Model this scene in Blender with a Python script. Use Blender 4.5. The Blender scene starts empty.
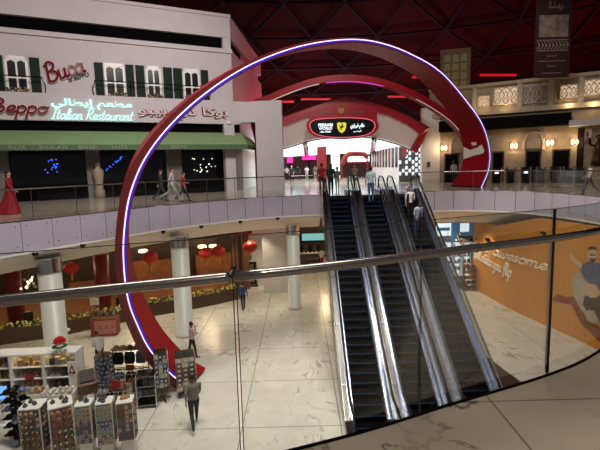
import bpy, bmesh, math, random
import numpy as np
from mathutils import Vector, Matrix, Quaternion
RN = random.Random(11)
SC = bpy.context.scene
C = SC.collection
PI = math.pi
H = -6.5            # height of the lower hall; the galleries are at z = 0

# ------------------------------------------------------------------ camera
FPX, PITCH, ROLL, EYE = 450.0, math.radians(7.4), math.radians(1.5), 1.6
_f = Vector((0, math.cos(PITCH), -math.sin(PITCH)))
_r0 = Vector((1, 0, 0)); _u0 = Vector((0, math.sin(PITCH), math.cos(PITCH)))
_r = _r0 * math.cos(ROLL) - _u0 * math.sin(ROLL)
_u = _r0 * math.sin(ROLL) + _u0 * math.cos(ROLL)
cam_data = bpy.data.cameras.new('camera')
cam_data.sensor_width = 36.0
cam_data.lens = 36.0 * FPX / 600.0
cam_data.clip_end = 400
cam = bpy.data.objects.new('camera', cam_data)
C.objects.link(cam)
cam.matrix_world = Matrix(((_r.x, _u.x, -_f.x, 0), (_r.y, _u.y, -_f.y, 0), (_r.z, _u.z, -_f.z, EYE), (0, 0, 0, 1)))
SC.camera = cam

def ray(x, y):
    return _f + _r * ((x - 300) / FPX) + _u * ((225 - y) / FPX)
def gz(x, y, z=0.0):                      # sight line meets a level floor
    d = ray(x, y); t = (z - EYE) / d.z
    return Vector((d.x * t, d.y * t, z))
def gy(x, y, Y):                          # sight line meets the plane at depth Y
    d = ray(x, y); t = Y / d.y
    return Vector((d.x * t, Y, EYE + d.z * t))

# ------------------------------------------------------------------ materials
def lin(c):
    if isinstance(c, str):
        c = [int(c[i:i + 2], 16) / 255 for i in (0, 2, 4)]
    return tuple((v / 12.92 if v <= 0.04045 else ((v + 0.055) / 1.055) ** 2.4) for v in c)
MATS = {}
def mat(name, col, rough=0.5, metal=0.0, var=0.0, scale=6.0, emit=None, es=0.0, bump=0.0, spec=0.5, coat=0.0):
    if name in MATS: return MATS[name]
    m = bpy.data.materials.new(name); m.use_nodes = True
    nt = m.node_tree; b = nt.nodes['Principled BSDF']
    c = lin(col)
    b.inputs['Base Color'].default_value = (*c, 1)
    b.inputs['Roughness'].default_value = rough
    b.inputs['Metallic'].default_value = metal
    b.inputs['Specular IOR Level'].default_value = spec
    if coat: b.inputs['Coat Weight'].default_value = coat; b.inputs['Coat Roughness'].default_value = .06
    if emit:
        b.inputs['Emission Color'].default_value = (*lin(emit), 1)
        b.inputs['Emission Strength'].default_value = es
    if var or bump:
        tc = nt.nodes.new('ShaderNodeTexCoord'); n = nt.nodes.new('ShaderNodeTexNoise')
        n.inputs['Scale'].default_value = scale; n.inputs['Detail'].default_value = 4
        nt.links.new(tc.outputs['Object'], n.inputs['Vector'])
        if var:
            r = nt.nodes.new('ShaderNodeValToRGB')
            r.color_ramp.elements[0].position = .3; r.color_ramp.elements[1].position = .7
            r.color_ramp.elements[0].color = (*[v * (1 - var) for v in c], 1)
            r.color_ramp.elements[1].color = (*[min(1, v * (1 + var)) for v in c], 1)
            nt.links.new(n.outputs['Fac'], r.inputs['Fac']); nt.links.new(r.outputs['Color'], b.inputs['Base Color'])
        if bump:
            bp = nt.nodes.new('ShaderNodeBump'); bp.inputs['Strength'].default_value = bump; bp.inputs['Distance'].default_value = .02
            nt.links.new(n.outputs['Fac'], bp.inputs['Height']); nt.links.new(bp.outputs['Normal'], b.inputs['Normal'])
    MATS[name] = m
    return m
def glow(name, col, s):
    return mat(name, '101010', .5, emit=col, es=s)
def glass_mat(name, tint, refl=1.0):
    m = bpy.data.materials.new(name); m.use_nodes = True
    nt = m.node_tree; nt.nodes.clear()
    o = nt.nodes.new('ShaderNodeOutputMaterial'); t = nt.nodes.new('ShaderNodeBsdfTransparent'); g = nt.nodes.new('ShaderNodeBsdfGlossy')
    fr = nt.nodes.new('ShaderNodeFresnel'); fr.inputs['IOR'].default_value = 1.45
    mu = nt.nodes.new('ShaderNodeMath'); mu.operation = 'MULTIPLY'; mu.inputs[1].default_value = refl
    mx = nt.nodes.new('ShaderNodeMixShader')
    t.inputs['Color'].default_value = (*lin(tint), 1); g.inputs['Roughness'].default_value = .02
    nt.links.new(fr.outputs[0], mu.inputs[0]); nt.links.new(mu.outputs[0], mx.inputs[0])
    nt.links.new(t.outputs[0], mx.inputs[1]); nt.links.new(g.outputs[0], mx.inputs[2]); nt.links.new(mx.outputs[0], o.inputs[0])
    MATS[name] = m
    return m
def marble(name, base, vein, joint, tile, off, rough, vs=1.0, veinw=.03, blot=.12, mask=(.48, .68)):
    m = bpy.data.materials.new(name); m.use_nodes = True
    nt = m.node_tree; N = nt.nodes.new; L = nt.links.new
    b = nt.nodes['Principled BSDF']; b.inputs['Roughness'].default_value = rough
    tc = N('ShaderNodeTexCoord')
    mp = N('ShaderNodeMapping'); mp.inputs['Rotation'].default_value = (0, 0, .6); mp.inputs['Scale'].default_value = (1, .45, 1)
    L(tc.outputs['Object'], mp.inputs['Vector'])
    n1 = N('ShaderNodeTexNoise'); n1.inputs['Scale'].default_value = .55 * vs; n1.inputs['Detail'].default_value = 9; n1.inputs['Roughness'].default_value = .62; n1.inputs['Distortion'].default_value = 1.4
    L(mp.outputs[0], n1.inputs['Vector'])
    s = N('ShaderNodeMath'); s.operation = 'SUBTRACT'; s.inputs[1].default_value = .5; L(n1.outputs['Fac'], s.inputs[0])
    a = N('ShaderNodeMath'); a.operation = 'ABSOLUTE'; L(s.outputs[0], a.inputs[0])
    mr = N('ShaderNodeMapRange'); mr.inputs['From Max'].default_value = veinw; mr.inputs['To Min'].default_value = 1; mr.inputs['To Max'].default_value = 0
    L(a.outputs[0], mr.inputs['Value'])
    n2 = N('ShaderNodeTexNoise'); n2.inputs['Scale'].default_value = .9 * vs; n2.inputs['Detail'].default_value = 5; L(tc.outputs['Object'], n2.inputs['Vector'])
    mr2 = N('ShaderNodeMapRange'); mr2.inputs['From Min'].default_value = mask[0]; mr2.inputs['From Max'].default_value = mask[1]; L(n2.outputs['Fac'], mr2.inputs['Value'])
    mm = N('ShaderNodeMath'); mm.operation = 'MULTIPLY'; L(mr.outputs[0], mm.inputs[0]); L(mr2.outputs[0], mm.inputs[1])
    c = lin(base)
    rp = N('ShaderNodeValToRGB'); rp.color_ramp.elements[0].position = .3; rp.color_ramp.elements[1].position = .7
    rp.color_ramp.elements[0].color = (*[v * (1 - blot) for v in c], 1); rp.color_ramp.elements[1].color = (*[min(1, v * (1 + blot * .5)) for v in c], 1)
    L(n2.outputs['Fac'], rp.inputs['Fac'])
    mx = N('ShaderNodeMixRGB'); L(mm.outputs[0], mx.inputs['Fac']); L(rp.outputs[0], mx.inputs['Color1']); mx.inputs['Color2'].default_value = (*lin(vein), 1)
    # tile joints
    sep = N('ShaderNodeSeparateXYZ'); L(tc.outputs['Object'], sep.inputs[0])
    acc = None
    for k in (0, 1):
        ad = N('ShaderNodeMath'); ad.operation = 'ADD'; ad.inputs[1].default_value = -off[k] + tile * 40; L(sep.outputs[k], ad.inputs[0])
        md = N('ShaderNodeMath'); md.operation = 'MODULO'; md.inputs[1].default_value = tile; L(ad.outputs[0], md.inputs[0])
        lt = N('ShaderNodeMath'); lt.operation = 'LESS_THAN'; lt.inputs[1].default_value = joint; L(md.outputs[0], lt.inputs[0])
        if acc is None: acc = lt
        else:
            m2 = N('ShaderNodeMath'); m2.operation = 'MAXIMUM'; L(acc.outputs[0], m2.inputs[0]); L(lt.outputs[0], m2.inputs[1]); acc = m2
    mj = N('ShaderNodeMath'); mj.operation = 'MULTIPLY'; mj.inputs[1].default_value = .7; L(acc.outputs[0], mj.inputs[0])
    mx2 = N('ShaderNodeMixRGB'); L(mj.outputs[0], mx2.inputs['Fac']); L(mx.outputs[0], mx2.inputs['Color1']); mx2.inputs['Color2'].default_value = (*lin(vein), 1)
    L(mx2.outputs[0], b.inputs['Base Color'])
    MATS[name] = m
    return m

marble('marble lower', 'c9c0b4', '6a5f52', .035, 3.1, (-2.0, 16.3), .24, 1.3, .022, .12)
marble('marble near', 'a0917f', '2a221d', .012, 1.55, (1.25, 2.84), .32, 1.3, .013, .16, (.36, .6))
marble('marble gallery', 'b9ab9a', '7a6e62', .02, 1.6, (0, 0), .16, 1.0, .015, .08)
glass_mat('glass', 'f6faf8', .4)
glass_mat('glass clear', 'fafcfb', .25)
mat('glass edge', '2c3230', .25)
mat('steel', '9a9490', .22, 1.0)
mat('deck', '6e6764', .3, 1.0, var=.1, scale=2)
mat('deck blue sheen', 'b4bede', .24, 1.0, var=.06, scale=3)  # blue reflection of the hoop light is put into the metal colour
mat('steel bright', 'd9dade', .22, 1.0, var=.06, scale=3)
mat('steel dark', '4a4644', .35, 1.0)
mat('rubber', '0e0e10', .38)
mat('step', '07080b', .9, 0, spec=.06)
mat('step nose', '1c2c48', .6, spec=.2)
mat('white wall', 'bdb3b4', .6, var=.03, scale=1.2)
mat('white panel', 'd8d0cc', .55, var=.02)
mat('white gloss', 'e6e1da', .35)
mat('lilac panel', 'b8b3c4', .42, var=.04, scale=.8)
mat('panel gap', '2c282b', .6)
mat('cove', 'ded6c8', .55)
mat('black', '070607', .9, spec=.05)
mat('black gloss', '08080a', .2)
mat('shutter green', '05200f', .6, var=.1, spec=.2)
mat('awning green', '7a9064', .8, var=.06, scale=2)
mat('awning valance', '4c6640', .8, var=.06)
mat('neon red', '6a0c18', .4, emit='c02838', es=.05)
mat('sign outline', 'd8c8c8', .5)
mat('ring red', '8e0a14', .4, spec=.14, var=.05, scale=.6)
mat('ring edge', '5c1c1a', .4)
mat('canopy red', 'a0101c', .25, coat=.5)
mat('canopy soffit', 'dccac6', .4)
mat('dome', '22090c', .9, var=.1, scale=.25, spec=.1)
mat('truss', '16151b', .8, spec=.1)
mat('beige stone', '94816c', .7, var=.12, scale=2.5)
mat('beige trim', 'ab9984', .6, var=.08, scale=4)
mat('dark band', '0f0b0a', .9, spec=.1)
mat('orange', 'cc8430', .62, var=.05, scale=.7)
mat('wood brown', '6a4326', .5, var=.2, scale=8)
mat('wood dark', '2a1a12', .5, var=.2, scale=6)
mat('planter brown', '4c3527', .5, var=.1)
mat('leaf', '3d4f1c', .6, var=.3, scale=20)
mat('petal yellow', 'd8c64a', .6)
mat('petal white', 'e2dcae', .6)
mat('lantern red', 'a01210', .5, emit='ff2010', es=.06)
mat('gold', 'b78a30', .35, .8)
mat('column white', 'cfc9c0', .38, var=.03)
mat('column red', '86170f', .45, var=.1)
mat('pink panel', 'b5756f', .6)
mat('terracotta', '8e3a20', .6)
mat('statue', '3a2a14', .4, .6)
glow('led', 'cfc4ff', 2.6)
glow('recess glow', '4a22c8', .7)
glow('cyan neon', 'c4fff6', 1.35)
glow('light white', 'f2fbff', 2.6)
glow('light warm', 'ffdca0', 5.0)
glow('lattice warm', 'ffdcb8', .6)
glow('red strip', 'ff1a2a', .55)
glow('tile white', 'f4f8ff', 1.1)
glow('magenta', 'ff1f9c', 1.5)
glow('sign pink', 'ff6a80', 1.2)
glow('sign white', 'e8f4ff', 1.6)
glow('shield', 'e8dc3c', 1.0)
glow('blue spark', '3c64ff', 2.2)
glow('spark white', 'fff0dc', 3.0)
glow('shop white', 'e4f2ff', 1.6)

# ------------------------------------------------------------------ mesh builder
class MB:
    def __init__(s): s.v = []; s.f = []; s.m = []; s.mi = 0
    def add(s, vs, fs, M=None):
        o = len(s.v)
        for p in vs:
            p = Vector(p)
            s.v.append(M @ p if M is not None else p)
        for f in fs: s.f.append([i + o for i in f]); s.m.append(s.mi)
        return s
    def box(s, c, d, M=None, rz=0, rx=0, ry=0):
        c = Vector(c); L = Matrix.Translation(c) @ Matrix.Rotation(rz, 4, 'Z') @ Matrix.Rotation(ry, 4, 'Y') @ Matrix.Rotation(rx, 4, 'X')
        if M is not None: L = M @ L
        x, y, z = d[0] / 2, d[1] / 2, d[2] / 2
        vs = [(-x, -y, -z), (x, -y, -z), (x, y, -z), (-x, y, -z), (-x, -y, z), (x, -y, z), (x, y, z), (-x, y, z)]
        return s.add(vs, [(0, 3, 2, 1), (4, 5, 6, 7), (0, 1, 5, 4), (1, 2, 6, 5), (2, 3, 7, 6), (3, 0, 4, 7)], L)
    def bx(s, x0, x1, y0, y1, z0, z1, M=None):
        return s.box(((x0 + x1) / 2, (y0 + y1) / 2, (z0 + z1) / 2), (abs(x1 - x0), abs(y1 - y0), abs(z1 - z0)), M)
    def tube(s, path, r, n=8, closed=False, M=None, flat=1.0):
        P = [Vector(p) for p in path]; k = len(P); vs = []
        rr = r if isinstance(r, (list, tuple)) else [r] * k
        up = None
        for i, p in enumerate(P):
            a = P[i - 1] if (i > 0 or closed) else p
            b = P[(i + 1) % k] if (i < k - 1 or closed) else p
            t = (b - a)
            t = t.normalized() if t.length > 1e-9 else Vector((0, 0, 1))
            if up is None:
                up = Vector((0, 0, 1)) if abs(t.z) < .9 else Vector((1, 0, 0))
            x = t.cross(up)
            if x.length < 1e-6: x = t.orthogonal()
            x.normalize(); up = x.cross(t).normalized()
            for j in range(n):
                q = 2 * PI * j / n
                vs.append(p + x * (math.cos(q) * rr[i]) + up * (math.sin(q) * rr[i] * flat))
        fs = []
        for i in range(k if closed else k - 1):
            for j in range(n):
                a = i * n + j; b = i * n + (j + 1) % n; c = ((i + 1) % k) * n + (j + 1) % n; d = ((i + 1) % k) * n + j
                fs.append((a, b, c, d))
        if not closed:
            fs.append(tuple(range(n - 1, -1, -1))); fs.append(tuple((k - 1) * n + j for j in range(n)))
        return s.add(vs, fs, M)
    def lathe(s, prof, c=(0, 0, 0), n=16, M=None):
        vs = []; fs = []
        for r, z in prof:
            for j in range(n):
                q = 2 * PI * j / n; vs.append((c[0] + r * math.cos(q), c[1] + r * math.sin(q), c[2] + z))
        for i in range(len(prof) - 1):
            for j in range(n):
                fs.append((i * n + j, i * n + (j + 1) % n, (i + 1) * n + (j + 1) % n, (i + 1) * n + j))
        fs.append(tuple(range(n - 1, -1, -1))); fs.append(tuple((len(prof) - 1) * n + j for j in range(n)))
        return s.add(vs, fs, M)
    def ball(s, c, r, n=10, M=None, R=None):
        r = r if isinstance(r, (list, tuple)) else (r, r, r)
        c = Vector(c); vs = []; fs = []; m = max(4, n // 2)
        for i in range(1, m):
            t = PI * i / m
            for j in range(n):
                q = 2 * PI * j / n
                p = Vector((r[0] * math.sin(t) * math.cos(q), r[1] * math.sin(t) * math.sin(q), r[2] * math.cos(t)))
                if R is not None: p = R @ p
                vs.append(c + p)
        a = Vector((0, 0, r[2])); b = Vector((0, 0, -r[2]))
        if R is not None: a = R @ a; b = R @ b
        vs += [c + a, c + b]; N = (m - 1) * n
        for i in range(m - 2):
            for j in range(n):
                fs.append((i * n + j, (i + 1) * n + j, (i + 1) * n + (j + 1) % n, i * n + (j + 1) % n))
        for j in range(n):
            fs.append((N, j, (j + 1) % n)); fs.append((N + 1, (m - 2) * n + (j + 1) % n, (m - 2) * n + j))
        return s.add(vs, fs, M)
    def prism(s, poly, d, M=None):          # poly: 3-D points of a planar outline, pushed along d
        k = len(poly); d = Vector(d)
        vs = [Vector(p) for p in poly] + [Vector(p) + d for p in poly]
        fs = [tuple(range(k - 1, -1, -1)), tuple(range(k, 2 * k))] + [(i, (i + 1) % k, k + (i + 1) % k, k + i) for i in range(k)]
        return s.add(vs, fs, M)
    def loft(s, rows, M=None, closed=False):
        n = len(rows[0]); vs = [p for r in rows for p in r]; fs = []
        for i in range(len(rows) - 1):
            for j in range(n if closed else n - 1):
                fs.append((i * n + j, i * n + (j + 1) % n, (i + 1) * n + (j + 1) % n, (i + 1) * n + j))
        return s.add(vs, fs, M)
    def build(s, name, mats, parent=None, w=False, origin=None, smooth=False, fix=True):
        me = bpy.data.meshes.new(name)
        vs = s.v
        if w and parent is not None:
            inv = parent.matrix_basis.inverted(); vs = [inv @ p for p in vs]
        if origin is not None: vs = [p - Vector(origin) for p in vs]
        me.from_pydata([tuple(p) for p in vs], [], s.f)
        for m in (mats if isinstance(mats, (list, tuple)) else [mats]): me.materials.append(MATS[m])
        me.polygons.foreach_set('material_index', s.m)
        if fix:
            b = bmesh.new(); b.from_mesh(me); bmesh.ops.recalc_face_normals(b, faces=b.faces); b.to_mesh(me); b.free()
        if smooth:
            for p in me.polygons: p.use_smooth = True
        o = bpy.data.objects.new(name, me); C.objects.link(o)
        if parent is not None: o.parent = parent
        if origin is not None: o.location = origin
        return o
def S(o):
    o['kind'] = 'structure'; return o
def tag(o, label, cat, group=None, kind=None):
    o['label'] = label; o['category'] = cat
    if group: o['group'] = group
    if kind: o['kind'] = kind
    return o
def thing(name, label, cat, loc=(0, 0, 0), rz=0, group=None, M=None):
    o = bpy.data.objects.new(name, None); C.objects.link(o)
    o.empty_display_size = .1
    o.matrix_basis = M if M is not None else Matrix.Translation(Vector(loc)) @ Matrix.Rotation(rz, 4, 'Z')
    return tag(o, label, cat, group)
def kids(o): return [x for x in o.children]
def dup(o, loc=None, rz=None, label=None, group=None, parent=None):
    c = o.copy(); C.objects.link(c)
    if parent is not None: c.parent = parent
    elif loc is not None:
        c.matrix_basis = Matrix.Translation(Vector(loc)) @ Matrix.Rotation(rz or 0, 4, 'Z')
    if label: c['label'] = label
    if group: c['group'] = group
    for ch in list(o.children): dup(ch, parent=c)
    return c

# ------------------------------------------------------------------ frames, paths, lettering
class Frame:                       # a vertical plane: x along, y into the wall, z up
    def __init__(s, p0, p1):
        s.o = Vector((p0[0], p0[1], 0)); e = Vector((p1[0] - p0[0], p1[1] - p0[1], 0)); s.L = e.length; s.e = e.normalized()
        s.n = Vector((-s.e.y, s.e.x, 0))
        s.M = Matrix(((s.e.x, s.n.x, 0, s.o.x), (s.e.y, s.n.y, 0, s.o.y), (0, 0, 1, 0), (0, 0, 0, 1)))
    def px(s, x, y, off=0.0):
        d = ray(x, y); o = s.o + s.n * off
        t = o.dot(s.n) / d.dot(s.n); p = d * t
        return ((p - o).dot(s.e), p.z + EYE)
    def at(s, sx, y=0, z=0): return s.M @ Vector((sx, y, z))
    def mat_at(s, sx, y=0, z=0): return s.M @ Matrix.Translation((sx, y, z))
def crom(pts, n=5, closed=False):
    P = [Vector(p) if len(p) == 3 else Vector((p[0], p[1], 0)) for p in pts]; k = len(P); out = []
    if k < 3: return P
    for i in range(k if closed else k - 1):
        a = P[(i - 1) % k] if (i > 0 or closed) else P[0] * 2 - P[1]
        b = P[i]; c = P[(i + 1) % k]
        d = P[(i + 2) % k] if (i < k - 2 or closed) else P[-1] * 2 - P[-2]
        for j in range(n):
            t = j / n
            out.append(.5 * ((2 * b) + (c - a) * t + (2 * a - 5 * b + 4 * c - d) * t * t + (3 * b - a - 3 * c + d) * t ** 3))
    if not closed: out.append(P[-1])
    return out
def resample(P, step):
    L = [0]
    for a, b in zip(P, P[1:]): L.append(L[-1] + (b - a).length)
    n = max(1, round(L[-1] / step)); out = []; j = 0
    for i in range(n + 1):
        t = L[-1] * i / n
        while j < len(L) - 2 and L[j + 1] < t: j += 1
        k = (t - L[j]) / max(1e-9, L[j + 1] - L[j]); out.append(P[j].lerp(P[j + 1], min(1, k)))
    return out
class Path:
    def __init__(s, pts):
        s.P = [Vector((p[0], p[1], 0)) for p in pts]; s.L = [0]
        for a, b in zip(s.P, s.P[1:]): s.L.append(s.L[-1] + (b - a).length)
    def at(s, t, off=0, z=0):
        j = 0
        while j < len(s.L) - 2 and s.L[j + 1] < t: j += 1
        a, b = s.P[j], s.P[j + 1]; e = (b - a).normalized(); n = Vector((-e.y, e.x, 0))
        p = a + e * (t - s.L[j]) + n * off
        return Vector((p.x, p.y, z))
    def px(s, x, y):
        d = ray(x, y); best = None
        for j in range(len(s.P) - 1):
            a, b = s.P[j], s.P[j + 1]; e = (b - a).normalized(); n = Vector((-e.y, e.x, 0))
            den = d.dot(n)
            if abs(den) < 1e-9: continue
            t = a.dot(n) / den
            if t <= 0: continue
            p = d * t; k = (p - a).dot(e); Ls = (b - a).length
            lo = -.01 if j else -99; hi = Ls + .01 if j < len(s.P) - 2 else 1e9
            if lo <= k <= hi and (best is None or t < best[2]): best = (s.L[j] + k, p.z + EYE, t)
        return best[0], best[1]

CUR = {
 'a': (.56, [[(.42, .42), (.25, .5), (.05, .35), (.05, .12), (.2, 0), (.38, .14), (.44, .48)], [(.44, .48), (.42, .1), (.5, 0), (.58, .06)]]),
 'b': (.46, [[(.05, 1), (.04, 0)], [(.04, .3), (.2, .5), (.4, .36), (.38, .1), (.2, 0), (.04, .08)]]),
 'd': (.52, [[(.4, .42), (.22, .5), (.05, .35), (.06, .1), (.2, 0), (.38, .14)], [(.44, 1), (.4, .1), (.48, 0)]]),
 'e': (.46, [[(.02, .12), (.3, .24), (.38, .4), (.24, .5), (.06, .32), (.1, .06), (.28, 0), (.46, .12)]]),
 'i': (.24, [[(.05, .5), (.03, .1), (.12, 0), (.22, .08)], [(.08, .68), (.09, .76)]]),
 'l': (.26, [[(.02, .2), (.2, .65), (.2, .98), (.08, .9), (.05, .4), (.07, .06), (.16, 0), (.26, .08)]]),
 'n': (.5, [[(.02, .5), (.04, 0)], [(.04, .3), (.18, .5), (.32, .42), (.32, .08), (.4, 0), (.5, .08)]]),
 'r': (.34, [[(.02, .5), (.04, 0)], [(.04, .28), (.15, .47), (.32, .46)]]),
 's': (.38, [[(.32, .42), (.18, .5), (.05, .4), (.15, .27), (.3, .15), (.2, 0), (.02, .06)]]),
 't': (.34, [[(.13, .88), (.1, .1), (.2, 0), (.32, .08)], [(-.02, .54), (.3, .56)]]),
 'u': (.54, [[(.02, .5), (.03, .12), (.15, 0), (.33, .14), (.37, .5)], [(.37, .5), (.37, .08), (.45, 0), (.54, .08)]]),
 'o': (.5, [[(.22, .5), (.05, .35), (.06, .1), (.22, 0), (.4, .12), (.4, .38), (.24, .5), (.36, .42), (.5, .46)]]),
 'p': (.47, [[(.06, .5), (.03, -.42)], [(.04, .3), (.2, .5), (.38, .38), (.36, .1), (.2, 0), (.05, .08)]]),
 'c': (.42, [[(.36, .4), (.22, .5), (.05, .35), (.05, .12), (.2, 0), (.42, .12)]]),
 'w': (.64, [[(.02, .5), (.08, .04), (.2, .02), (.28, .42)], [(.28, .42), (.33, .02), (.48, .06), (.54, .46), (.64, .42)]]),
 'h': (.5, [[(.06, 1), (.03, 0)], [(.04, .3), (.2, .5), (.32, .42), (.32, .08), (.4, 0), (.5, .08)]]),
 'm': (.74, [[(.02, .5), (.04, 0)], [(.04, .3), (.16, .5), (.28, .42), (.28, 0)], [(.28, .3), (.42, .5), (.54, .42), (.55, .06), (.64, 0), (.72, .08)]]),
 'g': (.5, [[(.4, .42), (.22, .5), (.05, .35), (.08, .08), (.25, .02), (.4, .2), (.43, .48)], [(.43, .48), (.4, -.2), (.25, -.42), (.06, -.3)]]),
 'k': (.45, [[(.06, 1), (.03, 0)], [(.33, .5), (.06, .25), (.33, 0), (.45, .06)]]),
 'y': (.48, [[(.02, .5), (.04, .15), (.16, .02), (.34, .16), (.38, .5)], [(.38, .5), (.35, -.2), (.2, -.42), (.04, -.3)]]),
 'f': (.34, [[(.36, .9), (.24, 1), (.13, .8), (.08, -.3)], [(-.02, .46), (.3, .5)]]),
 'B': (.68, [[(.12, 1), (.05, 0)], [(0, .85), (.25, 1.02), (.5, .85), (.4, .6), (.15, .52)], [(.15, .52), (.5, .45), (.58, .2), (.35, -.02), (.05, .02)]]),
 'I': (.4, [[(.2, 1), (.12, 0)], [(.04, .98), (.38, 1)], [(-.05, .02), (.28, 0)]]),
 'R': (.62, [[(.12, 1), (.05, 0)], [(0, .85), (.25, 1.02), (.5, .85), (.4, .56), (.12, .5)], [(.2, .5), (.45, .05), (.6, .05)]]),
 'S': (.58, [[(.5, .85), (.3, 1), (.08, .8), (.2, .55), (.45, .3), (.3, 0), (.02, .1)]]),
 ' ': (.32, [])}
def script_strokes(txt, slant=.18):
    x = 0; out = []
    for ch in txt:
        adv, st = CUR[ch]
        for k in st:
            out.append([(x + p.x + slant * p.y, p.y) for p in crom(k, 4)])
        x += adv
    return out, x
def script(mb, txt, fn, width, height, r, slant=.18, n=5):
    st, w = script_strokes(txt, slant)
    for k in st: mb.tube([fn(p[0] / w * width, p[1] * height) for p in k], r, n)
def font_poly(txt, size, shear=0.0, depth=.02, bold=0.0, M=None):   # mesh data of upright lettering, centred on x
    cu = bpy.data.curves.new('lettering', 'FONT'); cu.body = txt; cu.size = size; cu.shear = shear; cu.extrude = depth; cu.offset = bold
    cu.align_x = 'CENTER'; cu.align_y = 'CENTER'; cu.resolution_u = 3
    o = bpy.data.objects.new('lettering', cu); C.objects.link(o)
    bpy.context.view_layer.update()
    ev = o.evaluated_get(bpy.context.evaluated_depsgraph_get())
    me = bpy.data.meshes.new_from_object(ev)
    vs = [v.co.copy() for v in me.vertices]; fs = [tuple(p.vertices) for p in me.polygons]
    bpy.data.objects.remove(o); bpy.data.curves.remove(cu); bpy.data.meshes.remove(me)
    return vs, fs
def lettering(mb, txt, M, width=None, height=.3, **k):
    """upright text in a frame: M maps (along, into, up) to the world; text sits centred on M's origin"""
    vs, fs = font_poly(txt, 1.0, **k)
    if not vs: return
    x0 = min(v.x for v in vs); x1 = max(v.x for v in vs); y0 = min(v.y for v in vs); y1 = max(v.y for v in vs)
    sx = (width / (x1 - x0)) if width else height / (y1 - y0); sy = height / (y1 - y0)
    cx, cy = (x0 + x1) / 2, (y0 + y1) / 2
    mb.add([((v.x - cx) * sx, -v.z - .02, (v.y - cy) * sy) for v in vs], fs, M)
AR_ITALIAN = '\uFEF2\uFEDF\uFE8E\uFEC4\uFEF3\uFE87 \uFEE2\uFECC\uFEC4\uFEE3'
AR_SIGN = '\uFEEE\uFE92\uFEF4\uFE91 \uFEF1\uFEA9 \uFE8E\uFEDB\uFEEE\uFE91'
AR_WORLD = '\uFEF1\uFEAD\uFE8D\uFEAE\uFEF4\uFED3 \uFEE2\uFEDF\uFE8E\uFECB'
AR_CITY = '\uFEF2\uFE92\uFEC7\uFEEE\uFE91\uFE83'

# ================================================================== SETTING
CEN = Vector((1.6, 13.6, 0))
EDGE_A = crom([(-11.2, 8.0), (-11.1, 11.2), (-10.5, 13.8), (-9.4, 15.9), (-8.05, 18.1), (-6.8, 20.2), (-5.8, 21.4), (-4.1, 23.1), (-2.15, 24.6), (0.0, 25.35), (1.22, 25.5)], 6)
EDGE_B = crom([(6.72, 25.9), (7.6, 25.95), (9.1, 25.9), (10.8, 25.1), (11.95, 23.9), (12.55, 22.2), (12.8, 20.3), (12.8, 18.3), (12.5, 15.5), (11.8, 12.5)], 6)
EDGE_N = crom([(-5.2, 0.9), (-3.2, 1.25), (-1.36, 1.93), (-0.03, 2.39), (.46, 2.58), (.96, 2.81), (1.84, 3.2), (2.46, 3.58), (3.6, 4.5), (5.5, 6.2), (8.5, 9.0)], 6)
def rad(p, d):
    v = (p - CEN); v.z = 0
    q = p + v.normalized() * d
    return Vector((q.x, q.y, p.z))
def strip(mb, P, prof):               # sweep (outward distance, height) along the edge
    rows = []
    for d, z in prof: rows.append([Vector((*rad(p, d).xy, z)) for p in P])
    mb.loft(rows)

# lower hall floor
m = MB(); m.box((0, 22, H - .1), (90, 60, .2)); S(m.build('floor', 'marble lower'))
# far gallery: floor, fascia, cove, soffit
m = MB()
for E_ in (EDGE_A, EDGE_B): strip(m, E_, [(0, 0), (1, 0), (4, 0), (12, 0), (48, 0)])
land = [Vector((1.22, 25.5, 0)), Vector((1.22, 24.25, 0)), Vector((6.72, 24.25, 0)), Vector((6.72, 25.9, 0))]
m.add(land, [(0, 1, 2, 3)])
a, b = EDGE_A[-1], EDGE_B[0]
m.add([a, b, rad(b, 48), rad(a, 48)], [(0, 1, 2, 3)])
S(m.build('floor', 'marble gallery'))
for k, E_ in enumerate((EDGE_A, EDGE_B)):
    P = resample(E_, 1.1); m = MB()
    for p, q in zip(P, P[1:]):
        e = (q - p).normalized(); g = .014
        p0 = p + e * g; p1 = q - e * g
        o = (rad(p, .03) - p)
        quad = [Vector((p0.x, p0.y, -1.13)), Vector((p1.x, p1.y, -1.13)), Vector((p1.x, p1.y, -.01)), Vector((p0.x, p0.y, -.01))]
        m.mi = 0; m.prism(quad, o)
        n = (CEN - p); n.z = 0; n.normalize()
        m.mi = 2
        for t in (.16, .84):
            for z in (-.2, -.9):
                c = p0.lerp(p1, t) + Vector((0, 0, z))
                m.tube([c - n * .02, c + n * .02], .018, 6)
    m.mi = 1
    strip(m, E_, [(.035, -1.14), (.035, -.01)])
    S(m.build('trim_%d' % (k + 1), ['lilac panel', 'panel gap', 'steel dark']))
    m = MB(); strip(m, E_, [(0, 0), (-.02, -.0), (-.02, -.03), (.03, -.03)])
    S(m.build('trim_%d' % (k + 3), 'steel'))
    m = MB(); strip(m, E_, [(.05, -1.13), (-.04, -1.14), (-.04, -1.22), (.25, -1.34), (.7, -1.62), (1.3, -1.95), (1.7, -2.05)])
    S(m.build('trim_%d' % (k + 5), 'cove', smooth=True))
m = MB()
for E_ in (EDGE_A, EDGE_B): strip(m, E_, [(1.7, -2.05), (4, -2.1), (20, -2.1)])
m.add([rad(a, 1.0) + Vector((0, 0, -2.1)), rad(b, 1.0) + Vector((0, 0, -2.1)), rad(b, 20) + Vector((0, 0, -2.1)), rad(a, 20) + Vector((0, 0, -2.1))], [(0, 1, 2, 3)])
m.bx(1.22, 6.72, 24.25, 26.4, -1.3, -.05)
S(m.build('ceiling', 'cove'))
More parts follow.
